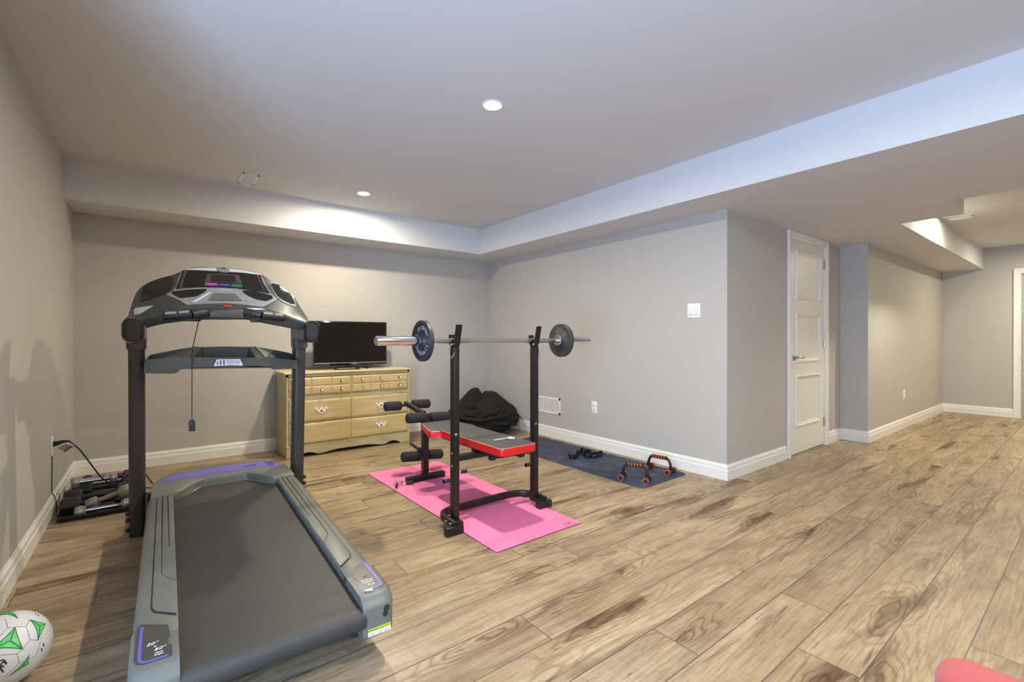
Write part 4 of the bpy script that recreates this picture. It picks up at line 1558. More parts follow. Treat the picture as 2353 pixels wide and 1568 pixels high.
# push-up bars
def push_up_bar(pa, pb, label, z0=.006, half=.062, H=.118):
    """pa, pb: floor points below the two ends of the handle"""
    pa, pb = Vector((pa[0], pa[1], z0)), Vector((pb[0], pb[1], z0))
    d = (pb - pa).normalized(); n = Vector((-d.y, d.x, 0))
    t = thing('push_up_bar', label, 'push-up bar', (pa + pb) / 2, group='push-up bars')
    rw = .021
    up = Vector((0, 0, 1))
    g0, g1 = pa + d * .035 + up * (H), pb - d * .035 + up * (H)
    path = [pa + up * .025, pa + up * .055, pa + up * .083 + d * .006, pa + d * .022 + up * (H - .008), g0]
    for q in (path, [pb + up * .025, pb + up * .055, pb + up * .083 - d * .006, pb - d * .022 + up * (H - .008), g1]):
        bm = B(); tube(bm, catmull(q, 6), .0105, 14); obj('bent_tube', bm, M['black_plastic'], t)
    # foam grip: alternating rings
    bm = B(); cyl(bm, g0, g1, .0145, n=20); gp = obj('foam_grip', bm, M['brown_foam'], t)
    for k in range(5):
        f_ = .12 + .76 * k / 4
        c = g0.lerp(g1, f_)
        bm = B(); cyl(bm, c - d * .0026, c + d * .0026, .0152, n=20); obj('orange_ring', bm, M['orange'], gp)
    for p in (pa, pb):
        bm = B(); cyl(bm, p - n * (half + .001) + up * rw, p + n * (half + .001) + up * rw, .0135, n=16)
        lathe(bm, [(.014, 0), (.0155, .003), (.0145, .034), (0, .034)], p + up * (rw + .004), (0, 0, 1), 16)
        ft = obj('foot_bar', bm, M['black_plastic'], t)
        for s in (1, -1):
            bm = B()
            e = p + n * (s * half) + up * rw
            lathe(bm, [(.012, 0), (rw, 0), (rw, .030), (.012, .030)], e - n * (s * .028), n * s, 22)
            fr = obj('foam_end', bm, M['brown_foam'], t)
            bm = B()
            for o_ in (.0045, .0145):
                lathe(bm, [(rw - .002, 0), (rw + .0006, 0), (rw + .0006, .0026), (rw - .002, .0026)], e - n * (s * (.028 - o_)), n * s, 22)
            lathe(bm, [(rw - .0040, 0), (rw + .0004, 0), (rw + .0004, .0030), (rw - .0040, .0030)], e + n * (s * .0002), n * s, 22)
            obj('orange_ring', bm, M['orange'], fr)
    return t


mid2 = lambda a, b: ((a[0] + b[0]) / 2, (a[1] + b[1]) / 2)
fA = mid2(aZ(1421, 1100, .027), aZ(1441, 1088, .027)); fB = mid2(aZ(1478, 1108, .027), aZ(1497, 1096, .027))
push_up_bar(fA, fB, 'black and orange push-up bar nearer the front corner of the navy mat')
fA = mid2(aZ(1480, 1078, .027), aZ(1500, 1067, .027)); fB = mid2(aZ(1531, 1089, .027), aZ(1551, 1078, .027))
push_up_bar(fA, fB, 'black and orange push-up bar closer to the wall on the navy mat')

# tangled strap on the navy mat
bm = B()
def band(pts, w=.022, th=.0016):
    sweep(bm, catmull(pts, 8), [(-w / 2, -th), (w / 2, -th), (w / 2, th), (-w / 2, th)], up=(0, 0, 1))
def vband(pts, w=.032, th=.0015):
    P = catmull(pts, 8)
    n = len(P)
    rows = []
    for i, p in enumerate(P):
        tg = (P[min(i + 1, n - 1)] - P[max(0, i - 1)]); tg.z = 0; tg.normalize()
        s = Vector((-tg.y, tg.x, 0)) * th
        rows.append([p + s, p - s, p - s + Vector((0, 0, w)), p + s + Vector((0, 0, w))])
    loft(bm, rows, True)
z0 = .0065
A_ = lambda x, y, z=.0: aZ(x, y, z0) + Vector((0, 0, z))
vband([A_(1306, 1045), A_(1309, 1055), A_(1318, 1057), A_(1327, 1053), A_(1331, 1047), A_(1336, 1040), A_(1345, 1040)], .045)
vband([A_(1329, 1041, .0), A_(1327, 1046), A_(1324, 1050)], .045)
obj_s = None
ST = thing('resistance_strap', 'tangled black strap lying on the navy mat', 'strap', A_(1345, 1048))
obj('loop', bm, M['strap'], ST)
bm = B()
vband([A_(1338, 1046), A_(1346, 1054), A_(1356, 1053), A_(1359, 1045), A_(1352, 1040), A_(1344, 1043), A_(1340, 1050)], .030)
vband([A_(1350, 1052), A_(1342, 1043), A_(1350, 1040), A_(1360, 1048)], .022)
vband([A_(1356, 1052), A_(1364, 1054), A_(1372, 1052), A_(1376, 1047), A_(1368, 1044), A_(1360, 1046)], .020)
obj('tangle', bm, M['strap'], ST)
bm = B()
vband([A_(1372, 1050), A_(1379, 1051), A_(1385, 1047), A_(1383, 1043), A_(1377, 1043), A_(1371, 1047)], .026)
obj('loop', bm, M['strap'], ST)
bm = B()
c = A_(1310.5, 1053.5, .018)
sweep(bm, [c + Vector((-.010, -.004, 0)), c + Vector((-.008, -.006, .02)), c + Vector((-.002, -.009, .021)), c + Vector((-.003, -.009, -.004))], circ(.0017, 8), True)
obj('brass_ring', bm, mat('brass', srgb(190, 150, 70), .3, 1.0), ST)

# ================================================================== WEIGHT BENCH
BX = -1.845
yl = -1.785
WB = thing('weight_bench', 'black weight bench with red-edged pad, barbell posts and leg rollers on the pink mat', 'weight bench', (BX, -2.3, 0))
ZM = .0055                                     # the bench stands on the mat (and floor)
PYp = -2.72
def post_x(px, y=PYp):
    return aY(px, 900, y).x
XPL, XPR = aY(1045, 1000, PYp).x, aY(1227.5, 1000, PYp).x
HW = .0205
ZTOP = 1.045
for nm, x in (('L', XPL), ('R', XPR)):
    bm = B(); box2(bm, (x - HW, PYp - HW, .045), (x + HW, PYp + HW, ZTOP), .004)
    up_ = obj('upright', bm, M['black_metal'], WB)
    hx_ = 1039 if nm == 'L' else 1223
    for py in ((863, 902, 940, 977) if nm == 'L' else (857, 890, 923, 956)):
        z_ = aX(hx_, py, x - HW).z
        bm = B(); cyl(bm, (x - HW - .0008, PYp, z_), (x - HW + .001, PYp, z_), .0075, n=16)
        obj('adjustment_hole', bm, M['slot'], up_)
    for py in (1042, 1071):
        z = aX(1036, py, XPL - HW).z
        if nm == 'R': break
        bm = B(); cyl(bm, (x - HW - .005, PYp - .002, z), (x - HW + .001, PYp - .002, z), .0085, n=6)
        cyl(bm, (x - HW - .008, PYp - .002, z), (x - HW + .001, PYp - .002, z), .004, n=10)
        obj('bolt', bm, M['chrome'], up_)
    z = aY(*((1047.5, 999) if nm == 'L' else (1232.5, 974)), PYp - HW).z
    bm = B(); lathe(bm, [(0, 0), (.0075, 0), (.0075, .002), (.005, .004), (.0045, .002), (0, .002)], (x - .003, PYp - HW + .0005, z), (0, -1, 0), 12)
    obj('bolt', bm, M['chrome'], up_)
    # barbell cradle: tall front tongue leaning outwards, short rear lip
    bm = B()
    pr = [(PYp + .036, 1.118), (PYp + .031, 1.118), (PYp + .024, 1.068), (PYp + .012, 1.056), (PYp - .010, 1.056), (PYp - .018, 1.064), (PYp - .046, 1.175), (PYp - .051, 1.174), (PYp - .024, 1.060), (PYp - .014, 1.046), (PYp + .016, 1.046), (PYp + .030, 1.062)]
    pr = [(y, z) for y, z in pr]
    prism(bm, [(x - HW, y, z) for y, z in pr], (2 * HW, 0, 0), .001, 1)
    obj('barbell_cradle', bm, M['black_metal'], WB)
    bm = B(); box2(bm, (x - .016, PYp - .016, 1.03), (x + .016, PYp + .016, 1.05)); obj('cradle_stem', bm, M['black_metal'], WB)
    # weight peg at knee height on the inner side
    bm = B()
    zpg = aY(1029, 1105, PYp).z if nm == 'L' else aY(1211, 1069, PYp).z
    cyl(bm, (x - HW - .052, PYp, zpg), (x - HW, PYp, zpg), .011, n=16)
    lathe(bm, [(0, 0), (.011, .0), (.0125, .003), (.0125, .010), (0, .010)], (x - HW - .052, PYp, zpg), (1, 0, 0), 16)
    obj('peg', bm, M['black_plastic'], WB)
# wire spring clips hanging from the cradles
bm = B()
yq = PYp - .03
tube(bm, [aY(x, y, yq) for x, y in ((1040, 791.5), (1036, 793), (1030, 809), (1038, 824), (1044, 811))], .0022, 8)
tube(bm, [aY(1038, 791, yq), aY(1043, 791, yq)], .003, 8)
c1 = obj('wire_clip', bm, M['chrome'], WB)
bm = B()
tube(bm, [aY(x, y, yq) for x, y in ((1236, 790), (1238, 812), (1240.5, 820), (1248.5, 807))], .0020, 8)
obj('wire_clip', bm, M['nickel'], WB)
# bolts at the top
bm = B(); p = aY(1225, 791.5, PYp - HW); cyl(bm, p, p + Vector((0, -.005, 0)), .0075, n=6); obj('bolt', bm, M['chrome'], WB)

# curved base bar joining the two uprights, feet
zb_ = .055
sect = rrect(.026, .042, .004, 2)
Lx, Rx = XPL - .012, XPR + .012
def G(x, y, z): return aZ(x, y, z)
pathb = [Vector((XPL - .034, PYp - .07, zb_ - .005)), Vector((XPL - .040, PYp + .0, zb_)), Vector((XPL - .030, PYp + .09, zb_)), Vector((XPL + .03, PYp + .135, zb_)), Vector((XPL + .12, PYp + .145, zb_)),
         Vector(((XPL + XPR) / 2, PYp + .145, zb_)), Vector((XPR - .12, PYp + .145, zb_)), Vector((XPR - .03, PYp + .125, zb_)), Vector((XPR + .02, PYp + .07, zb_)), Vector((XPR + .032, PYp + .0, zb_)), Vector((XPR + .034, PYp - .07, zb_ - .005))]
bm = B(); sweep(bm, catmull(pathb, 6), sect); bb = obj('curved_base_bar', bm, M['black_metal'], WB)
bm = B()
for x, s in ((XPL - .049, -1), (XPR + .03, -1)):
    for yy in (PYp - .045, PYp + .005):
        if s < 0: cyl(bm, (x - .010, yy, zb_), (x + .004, yy, zb_), .008, n=6)
obj('bolt', bm, M['chrome'], bb)
for x, s in ((XPL, -1), (XPR, 1)):
    bm = B()
    box2(bm, ((x - .028) if s > 0 else x - .098, PYp - .090, ZM - .0003), ((x + .078) if s > 0 else x + .008, PYp - .042, .048), .004)
    obj('foot', bm, M['black_metal'], WB)
    bm = B(); box2(bm, (x - .0225, PYp - .062, .036), (x + .0225, PYp + .023, .056), .004); obj('joint_plate', bm, M['black_metal'], WB)

# crossbar under the pad
zcb = aY(1060, 1051, PYp + .04).z
bm = B(); box2(bm, (XPL, PYp + .02, zcb - .018), (XPR, PYp + .055, zcb + .018), .003); obj('crossbar', bm, M['black_metal'], WB)
for x in (XPL, XPR):
    bm = B(); box2(bm, (x - .012, PYp + .018, zcb - .07), (x + .024, PYp + .026, zcb + .06), .002); obj('mounting_plate', bm, M['black_metal'], WB)

# pad: black top, red welt; wing shape at the leg end
ZP1, ZP0 = .478, .428
PC = BX
yh = -2.955
outline = [(PC - .115, -1.955), (PC - .205, -2.235), (PC - .200, -2.262), (PC - .137, -2.285), (PC - .133, -2.32), (PC - .130, yh + .02), (PC - .118, yh), (PC + .122, yh), (PC + .134, yh + .02), (PC + .133, -2.32), (PC + .137, -2.285), (PC + .148, -2.262), (PC + .150, -2.235), (PC + .115, -1.955)]
outline = [(x, y) for x, y in outline]
ro = rounded(outline, .008, 3)
bm = B(); prism(bm, [(x, y, ZP0 + .004) for x, y in ro], (0, 0, ZP1 - ZP0 - .006), .009, 3)
obj('pad_side', bm, M['red_vinyl'], WB, smooth=60)
cen = Vector((PC, -2.5))
sh = rounded([(PC + (x - PC) * .955, -2.45 + (y + 2.45) * .990) for x, y in outline], .010, 4)
bm = B(); prism(bm, [(x, y, ZP1 - .006) for x, y in sh], (0, 0, .0075), .004, 3); obj('pad_top', bm, M['vinyl'], WB, smooth=60)
bm = B(); tube(bm, [(PC + (x - PC) * 1.012, -2.45 + (y + 2.45) * 1.003, ZP1 - .0035) for x, y in sh], .0022, 8, True); obj('piping', bm, M['piping'], WB)
bm = B(); box2(bm, (PC - .12, yh + .02, ZP0 - .006), (PC + .12, -2.0, ZP0 + .006)); obj('pad_board', bm, M['black_plastic'], WB)
# lettering on the pad, read from the other side
bm = B()
tp = ZP1 + .0017
text_bm(bm, 'verlast', .044, (aZ(1153, 1009, tp).x, aZ(1153, 1009, tp).y, tp), (-1, 0, 0), (0, -1, 0), depth=.0008, shear=.15)
pc = aZ(1175, 1006.5, tp)
sweep(bm, [Vector((pc.x + .020 * cos(a), pc.y + .024 * sin(a), tp)) for a in [2 * pi * k / 24 for k in range(24)]], circ(.0022, 6), True)
text_bm(bm, 'e', .048, (pc.x, pc.y, tp), (-1, 0, 0), (0, -1, 0), depth=.0008)
obj('pad_lettering', bm, M['ink'], WB, smooth=0)
# spine under the pad, cross tubes, adjuster knob
bm = B(); box2(bm, (PC - .02, -2.62, ZP0 - .042), (PC + .02, -1.80, ZP0 - .004), .003); obj('spine', bm, M['black_metal'], WB)
for y in (-2.82, -2.64):
    bm = B(); box2(bm, (PC - .115, y - .016, ZP0 - .036), (PC + .115, y + .016, ZP0 - .004), .003); obj('pad_support', bm, M['black_metal'], WB)
bm = B(); box2(bm, (PC + .05, -2.90, ZP0 - .036), (PC + .085, -2.62, ZP0 - .004), .003); obj('pad_rail', bm, M['black_metal'], WB)
kp = aY(1131, 1054, -2.66)
bm = B(); lathe(bm, [(0, -.008), (.022, -.008), (.025, -.003), (.025, .008), (.012, .016), (.006, .018), (.006, .06), (0, .06)], kp, (0, 0, 1), 20); obj('adjuster_knob', bm, M['black_plastic'], WB)

# front leg (rollers end) with its foot bar
bm = B(); box2(bm, (PC - .023, yl - .023, .03), (PC + .023, yl + .023, ZP0 - .004), .004); leg = obj('leg', bm, M['black_metal'], WB)
bm = B(); cyl(bm, (PC - .023, yl - .004, .085), (PC - .0275, yl - .004, .085), .008, n=6); obj('bolt', bm, M['chrome'], leg)
bm = B(); box2(bm, (PC - .155, yl - .024, ZM - .0003), (PC + .165, yl + .024, .048), .004); obj('foot_bar', bm, M['black_metal'], WB)
# leg developer arm
def roller(px0, px1, py0, py1, y, r=.0385):
    a, b = aY(px0, py0, y), aY(px1, py1, y)
    bm = B()
    ln = (b - a).length
    lathe(bm, [(0, 0), (r - .008, 0), (r - .001, .006), (r, .016), (r, ln - .016), (r - .001, ln - .006), (r - .008, ln), (0, ln)], a, b - a, 28)
    o = obj('foam_roller', bm, M['foam'], WB, smooth=50)
    bm = B(); cyl(bm, a - (b - a).normalized() * .001, a + (b - a).normalized() * .001, .011, n=14); obj('tube_end', bm, M['slot'], o)
    return a, b
yA = -1.43
a1, b1 = roller(884, 921, 935, 932.5, yA); a2, b2 = roller(948, 986, 929.5, 927.5, yA)
bm = B(); cyl(bm, b1, a2, .011, n=14); obj('axle', bm, M['black_metal'], WB)
yB = -1.80
a3, b3 = roller(935, 974, 962, 959.5, yB); a4, b4 = roller(989, 1029, 959, 957.5, yB)
bm = B(); cyl(bm, b3, a4, .011, n=14); obj('axle', bm, M['black_metal'], WB)
yC = -1.66
a5, b5 = roller(924, 967, 1051, 1048.5, yC); a6, b6 = roller(985, 1015, 1045, 1043, yC)
bm = B(); cyl(bm, b5, a6, .011, n=14); obj('axle', bm, M['black_metal'], WB)
mA, mB, mC = (b1 + a2) / 2, (b3 + a4) / 2, (b5 + a6) / 2
bm = B()
sweep(bm, catmull([mA + Vector((0, .02, .012)), mA + Vector((0, -.10, -.004)), mA + Vector((0, -.21, -.022)), Vector((mB.x, (mB.y + .055), mB.z + .02)), Vector((mB.x, mB.y + .03, ZP0 + .01))], 6), rrect(.034, .034, .004, 2), up=(1, 0, 0))
obj('developer_arm', bm, M['black_metal'], WB)
bm = B(); box2(bm, (PC - .024, yB - .03, ZP0 - .02), (PC + .024, yB + .04, mB.z + .03), .004); obj('arm_bracket', bm, M['black_metal'], WB)
bm = B(); sweep(bm, [Vector((mC.x, yB + .05, ZP0 + .0)), Vector((mC.x, yC + .01, mC.z + .10)), Vector((mC.x, yC + .0, mC.z - .02))], rrect(.034, .034, .004, 2), up=(1, 0, 0)); obj('swing_arm', bm, M['black_metal'], WB)
pA, pB = aY(944, 1020, yC + .13), aY(964, 1034, yC + .0)
bm = B(); cyl(bm, pA, pB, .0125, n=16); obj('weight_peg', bm, M['black_plastic'], WB)
bm = B(); cyl(bm, pB - (pB - pA).normalized() * .006, pB + (pB - pA).normalized() * .006, .021, n=18); obj('peg_collar', bm, M['black_plastic'], WB)

# ================================================================== BARBELL
YBb, ZBb = PYp + .004, 1.083
bl, br = aY(863, 779, YBb).x, aY(1353, 781, YBb).x
BAR = thing('barbell', 'chrome barbell resting in the cradles of the weight bench', 'barbell', ((bl + br) / 2, YBb, ZBb))
bm = B()
pli, pri = aY(980, 779, YBb).x + .018, aY(1279, 781, YBb).x          # inner collars
lathe(bm, [(0, 0), (.0125, 0), (.0125, pri - pli), (0, pri - pli)], (pli, YBb, ZBb), (1, 0, 0), 28)
obj('shaft', bm, M['chrome'], BAR, smooth=60)
for x0, x1 in ((aY(1007, 779, YBb).x, aY(1079, 779, YBb).x), (aY(1212, 780, YBb).x, aY(1265, 780, YBb).x)):
    bm = B(); lathe(bm, [(.0126, 0), (.0148, .001), (.0148, x1 - x0 - .001), (.0126, x1 - x0)], (x0, YBb, ZBb), (1, 0, 0), 28); obj('knurled_section', bm, M['steel'], BAR, smooth=60)
for x0, x1, s in ((bl, pli, 1), (br, pri, -1)):
    bm = B()
    ln = abs(x1 - x0)
    lathe(bm, [(0, .003), (.010, .003), (.011, 0), (.021, 0), (.0245, .003), (.0252, .006), (.0252, ln - .03), (.0252, ln - .028), (.034, ln - .026), (.037, ln - .02), (.037, ln - .006), (.033, ln), (.013, ln)], (x0, YBb, ZBb), (s, 0, 0), 36)
    o = obj('sleeve', bm, M['chrome'], BAR, smooth=35)
    bm = B(); lathe(bm, [(0, 0), (.010, 0), (.010, .0035), (0, .0035)], (x0 + s * .0005, YBb, ZBb), (s, 0, 0), 20); obj('end_plug', bm, M['nickel'], o)


def plate(xin, s, label):
    """xin: x of the face that leans on the collar, s: outward direction"""
    R_, th = .114, .026
    t = thing('weight_plate', label, 'weight plate', (xin, YBb, ZBb), group='iron weight plates on the barbell')
    bm = B()
    # h from inner face (0) to the outer face (th)
    lathe(bm, [(.0262, 0), (.098, 0), (R_ - .003, 0), (R_, .003), (R_, th - .003), (R_ - .003, th), (.097, th), (.093, th - .002), (.091, th - .008), (.052, th - .008), (.050, th - .004), (.047, th), (.045, th), (.0440, th - .003), (.040, th + .002), (.0262, th + .004)], (xin, YBb, ZBb), (s, 0, 0), 64)
    # tunnel
    rows = [[Vector((xin + s * h, YBb + .0262 * cos(2 * pi * i / 32), ZBb + .0262 * sin(2 * pi * i / 32))) for i in range(32)] for h in (0, th + .004)]
    loft(bm, rows, True, caps=False)
    obj('plate_disc', bm, M['iron'], t, smooth=35)
    bm = B()
    xf = xin + s * (th - .0078)
    def arc(txt, a0, a1, size, flip=False):
        n = len(txt)
        for i, ch in enumerate(txt):
            if ch == ' ': continue
            a = radians(a0 + (a1 - a0) * (i / max(1, n - 1)))
            er = Vector((0, cos(a), sin(a)))                       # radial
            rt_ = Vector((0, -s * 1.0, 0))
            et = Vector((s, 0, 0)).cross(er)                        # counter-clockwise seen from outside
            c = Vector((xf, YBb, ZBb)) + er * .071
            if flip:
                text_bm(bm, ch, size, c, et, -er, depth=.004)
            else:
                text_bm(bm, ch, size, c, -et, er, depth=.004)
    return t, bm, arc


t, bm, arc = plate(pli - .0285, -1, 'small black iron plate with raised silver lettering on the left end of the bar')
# seen from outside (-x): angle 90 = up, y grows to the right-hand... letters run round the face
arc('STANDARD', 205, 335, .034, True)
arc('OLYMPIC', 150, 92, .032)
arc('25 LBS', 68, 5, .032)
obj('raised_lettering', bm, M['iron_light'], t, smooth=0)
t, bm, arc = plate(pri + .0285, 1, 'small black iron plate with a plain inner face on the right end of the bar')
arc('STANDARD', 205, 335, .034, True)
arc('OLYMPIC', 150, 92, .032)
arc('25 LBS', 68, 5, .032)
obj('raised_lettering', bm, M['iron_light'], t, smooth=0)

# ================================================================== SPRING COLLARS ON THE PINK MAT
def collar(c, ang, label):
    c = Vector((c[0], c[1], .0055))
    t = thing('spring_collar', label, 'barbell collar', c, group='spring collars on the pink mat')
    R2 = Matrix.Rotation(ang, 3, 'Z')
    f_ = lambda x, y, z: c + R2 @ Vector((x, y, z))
    bm = B()
    pth = []
    for k in range(0, 61):
        a = radians(-40 + 360 * 2.15 * k / 60)
        pth.append(f_(.031 * cos(a), .031 * sin(a), .0035 + .024 * k / 60))
    tube(bm, pth, .0030, 8)
    a0 = radians(-40)
    tube(bm, catmull([pth[0], f_(.045, -.020, .0036), f_(.062, -.012, .006)], 4), .003, 8)
    e = pth[-1]
    tube(bm, catmull([e, f_(-.002, -.034, .022), f_(-.004, -.052, .016)], 4), .003, 8)
    obj('spring', bm, M['chrome'], t)
    for a_, b_ in ((f_(.058, -.014, .014), f_(.108, -.006, .016)), (f_(-.003, -.046, .020), f_(-.006, -.086, .012))):
        bm = B()
        d = (b_ - a_)
        sweep(bm, [a_, a_.lerp(b_, .5), b_], rrect(.012, .027, .0055, 4), up=(0, 0, 1))
        obj('grip', bm, M['black_plastic'], t)


p = aZ(915.5, 1110, .006); collar((p.x - .02, p.y - .045), radians(-30), 'chrome spring collar with black grips by the left edge of the pink mat')
p = aZ(1046, 1090, .006); collar((p.x + .005, p.y + .03), radians(-30), 'chrome spring collar half hidden behind the left bench post')

# ================================================================== BEAN BAG
bm = B()
bmesh.ops.create_icosphere(bm, subdivisions=6, radius=1.0)
bc = Vector((-.435, -.515, 0))
cr = Vector((_r.x, _r.y, 0)).normalized()       # along the photograph, on the floor
cf = Vector((_f.x, _f.y, 0)).normalized()
# creases of the cloth: lines in the plane (a = left-right, c = height) of the side that faces the room
CRS = [([(-.60, .30), (-.42, .215), (-.20, .165), (.0, .15), (.22, .175), (.42, .235)], .020, .026),
       ([(-.45, .235), (-.25, .185), (-.02, .163)], .010, .014),
       ([(-.12, .135), (.12, .128), (.30, .095), (.36, .06)], .018, .022),
       ([(-.075, .415), (-.045, .33), (-.03, .25)], .018, .026),
       ([(-.16, .31), (-.06, .30)], .014, .018),
       ([(-.20, .40), (-.10, .37), (-.05, .40)], .012, .012),
       ([(-.22, .225), (.0, .215), (.18, .245), (.22, .31)], .013, .016),
       ([(-.50, .36), (-.44, .30), (-.43, .25)], .015, .014),
       ([(.25, .19), (.37, .13)], .02, .014)]


def seg_d(p, a, b):
    ax, ay = a; bx, by = b; px, py = p
    dx, dy = bx - ax, by - ay
    t = max(0, min(1, ((px - ax) * dx + (py - ay) * dy) / (dx * dx + dy * dy)))
    return sqrt((px - ax - t * dx) ** 2 + (py - ay - t * dy) ** 2)


for v in bm.verts:
    n = v.co.normalized()
    a, b_, c_ = n.dot(cr), n.dot(cf), n.z
    q = sqrt(max(0, 1 - c_ * c_))
    e = 1.0 if c_ < 0 else 1.0
    # super-ellipsoid sack: full low belly, flattened underside
    sx_ = .405 * (1 + .03 * (1 - abs(c_)))
    p = cr * (a * sx_) + cf * (b_ * .335)
    z = .175 + c_ * (.225 if c_ > 0 else .19)
    up_ = max(0.0, c_)
    tuft = math.exp(-((a + .28) / (.36 if a < -.28 else .25)) ** 2 - (b_ / .75) ** 2) * up_ ** .45
    z += .125 * tuft
    z += .082 * math.exp(-((a - .24) / .36) ** 2 - (b_ / .8) ** 2) * up_ ** .5
    z -= .045 * math.exp(-((a + .05) / .06) ** 2) * up_
    z -= .0 * up_
    p.z = z
    p -= cf * (.05 * tuft * up_)
    nn = Vector((0, 0, 0)) + cr * (a / sx_) + cf * (b_ / .335) + Vector((0, 0, c_ / .24)); nn.normalize()
    if b_ < .25:
        pa = p.dot(cr); pz = p.z
        w_ = min(1, (.25 - b_) / .5)
        for ln, wd, dp in CRS:
            dmin = min(seg_d((pa, pz), ln[i], ln[i + 1]) for i in range(len(ln) - 1))
            if dmin < wd * 4:
                g_ = dmin / wd
                p -= nn * (dp * w_ * (math.exp(-g_ * g_) - .45 * math.exp(-((g_ - 1.9) / 1.0) ** 2)))
    p += nn * (.010 * noise.noise(Vector((a * 3, b_ * 3, c_ * 5)) + Vector((3, 1, 2))) + .004 * noise.noise(Vector((a * 9, b_ * 9, c_ * 14))))
    p.z = max(p.z, 0.0)
    v.co = bc + p
for v in bm.verts:                                # keep clear of the two walls and their baseboards
    if v.co.x > -.022: v.co.x = -.022 - .004 * noise.noise(v.co * 8)
    if v.co.y > -.022: v.co.y = -.022
o = solo('bean_bag', bm, M['bean'], 'slumped black fabric bean bag in the corner of the room', 'bean bag', (bc.x, bc.y, 0), smooth=80)

# ================================================================== DRESSER AND TV
DXa, DXb, DYf, DH = -2.555, -1.352, -.462, .766
DR = thing('dresser', 'antique yellow six-drawer dresser against the back wall', 'dresser', ((DXa + DXb) / 2, DYf / 2, 0))
bm = B()
yb = -.022
for a, b in (((DXa, DYf + .012, 0), (DXa + .022, yb, DH)), ((DXb - .022, DYf + .012, 0), (DXb, yb, DH)), ((DXa, yb - .012, .06), (DXb, yb, DH)),
             ((DXa + .02, DYf + .022, .10), (DXb - .02, yb, .118)), ((DXa + .02, DYf + .020, DH - .02), (DXb - .02, yb, DH))):
    box2(bm, a, b, .0015, 1)
# face frame
zA = [aY(806, 912, DYf).z, aY(806, 1008, DYf).z]
zr1, zr2 = .604, .560
xm = -1.968
fr = [((DXa, DYf, .10), (DXa + .020, DYf + .014, DH)), ((DXb - .020, DYf, .10), (DXb, DYf + .014, DH)), ((xm - .006, DYf + .004, .10), (xm + .006, DYf + .014, DH)),
      ((DXa, DYf, DH - .026), (DXb, DYf + .014, DH)), ((DXa, DYf - .002, .526), (DXb, DYf + .014, .564)), ((DXa, DYf + .004, .312), (DXb, DYf + .014, .322))]
for a, b in fr: box2(bm, a, b, .001, 1)
obj('carcass', bm, M['dresser'], DR)
bm = B()
prism(bm, [(DXa - .018, DYf - .020, DH), (DXb + .018, DYf - .020, DH), (DXb + .018, yb, DH), (DXa - .018, yb, DH)], (0, 0, .017), .006, 3)
obj('top', bm, M['top'], DR)
# scalloped plinth
pts = [(DXa, 0.0), (DXa, .105), (DXb, .105), (DXb, 0)]
low = []
def sc_(x):
    t = (x - DXa) / (DXb - DXa)
    if t < .085 or t > .915: return 0.0
    w = (t - .085) / .83
    g = abs(w - .5) * 2                       # 1 at the ends, 0 in the middle
    # end arches rise to 40 mm, the wave dips, and a flat arch fills the middle
    return .012 + .026 * math.sin(min(1, (1 - g) / .34) * pi) * (1 if (1 - g) < .34 else 0) + (.016 * (1 - cos(min(1, ((1 - g) - .34) / .4) * pi)) / 2 if (1 - g) >= .34 else 0) * 1.3
for k in range(61):
    x = DXb + (DXa - DXb) * k / 60
    low.append((x, sc_(x)))
poly = [(DXa, .105), (DXb, .105)] + low
bm = B(); prism(bm, [(x, DYf - .004, z) for x, z in poly], (0, .018, 0), .0015, 1); obj('plinth', bm, M['dresser'], DR, smooth=0)
bm = B(); box2(bm, (DXa, DYf - .007, .103), (DXb, DYf + .012, .113), .002, 1); obj('plinth_moulding', bm, M['dresser'], DR)


def knob(x, z, par):
    bm = B()
    lathe(bm, [(.0125, 0), (.0135, .002), (.012, .004), (.005, .005), (.004, .018), (.008, .022), (.0125, .026), (.0125, .028)], (x, DYf - .010, z), (0, -1, 0), 20)
    k = obj('knob', bm, M['antique'], par)
    bm = B(); lathe(bm, [(.0105, .0265), (.0105, .030), (.0075, .033), (0, .034)], (x, DYf - .010, z), (0, -1, 0), 20); obj('porcelain_face', bm, M['porcelain'], par)


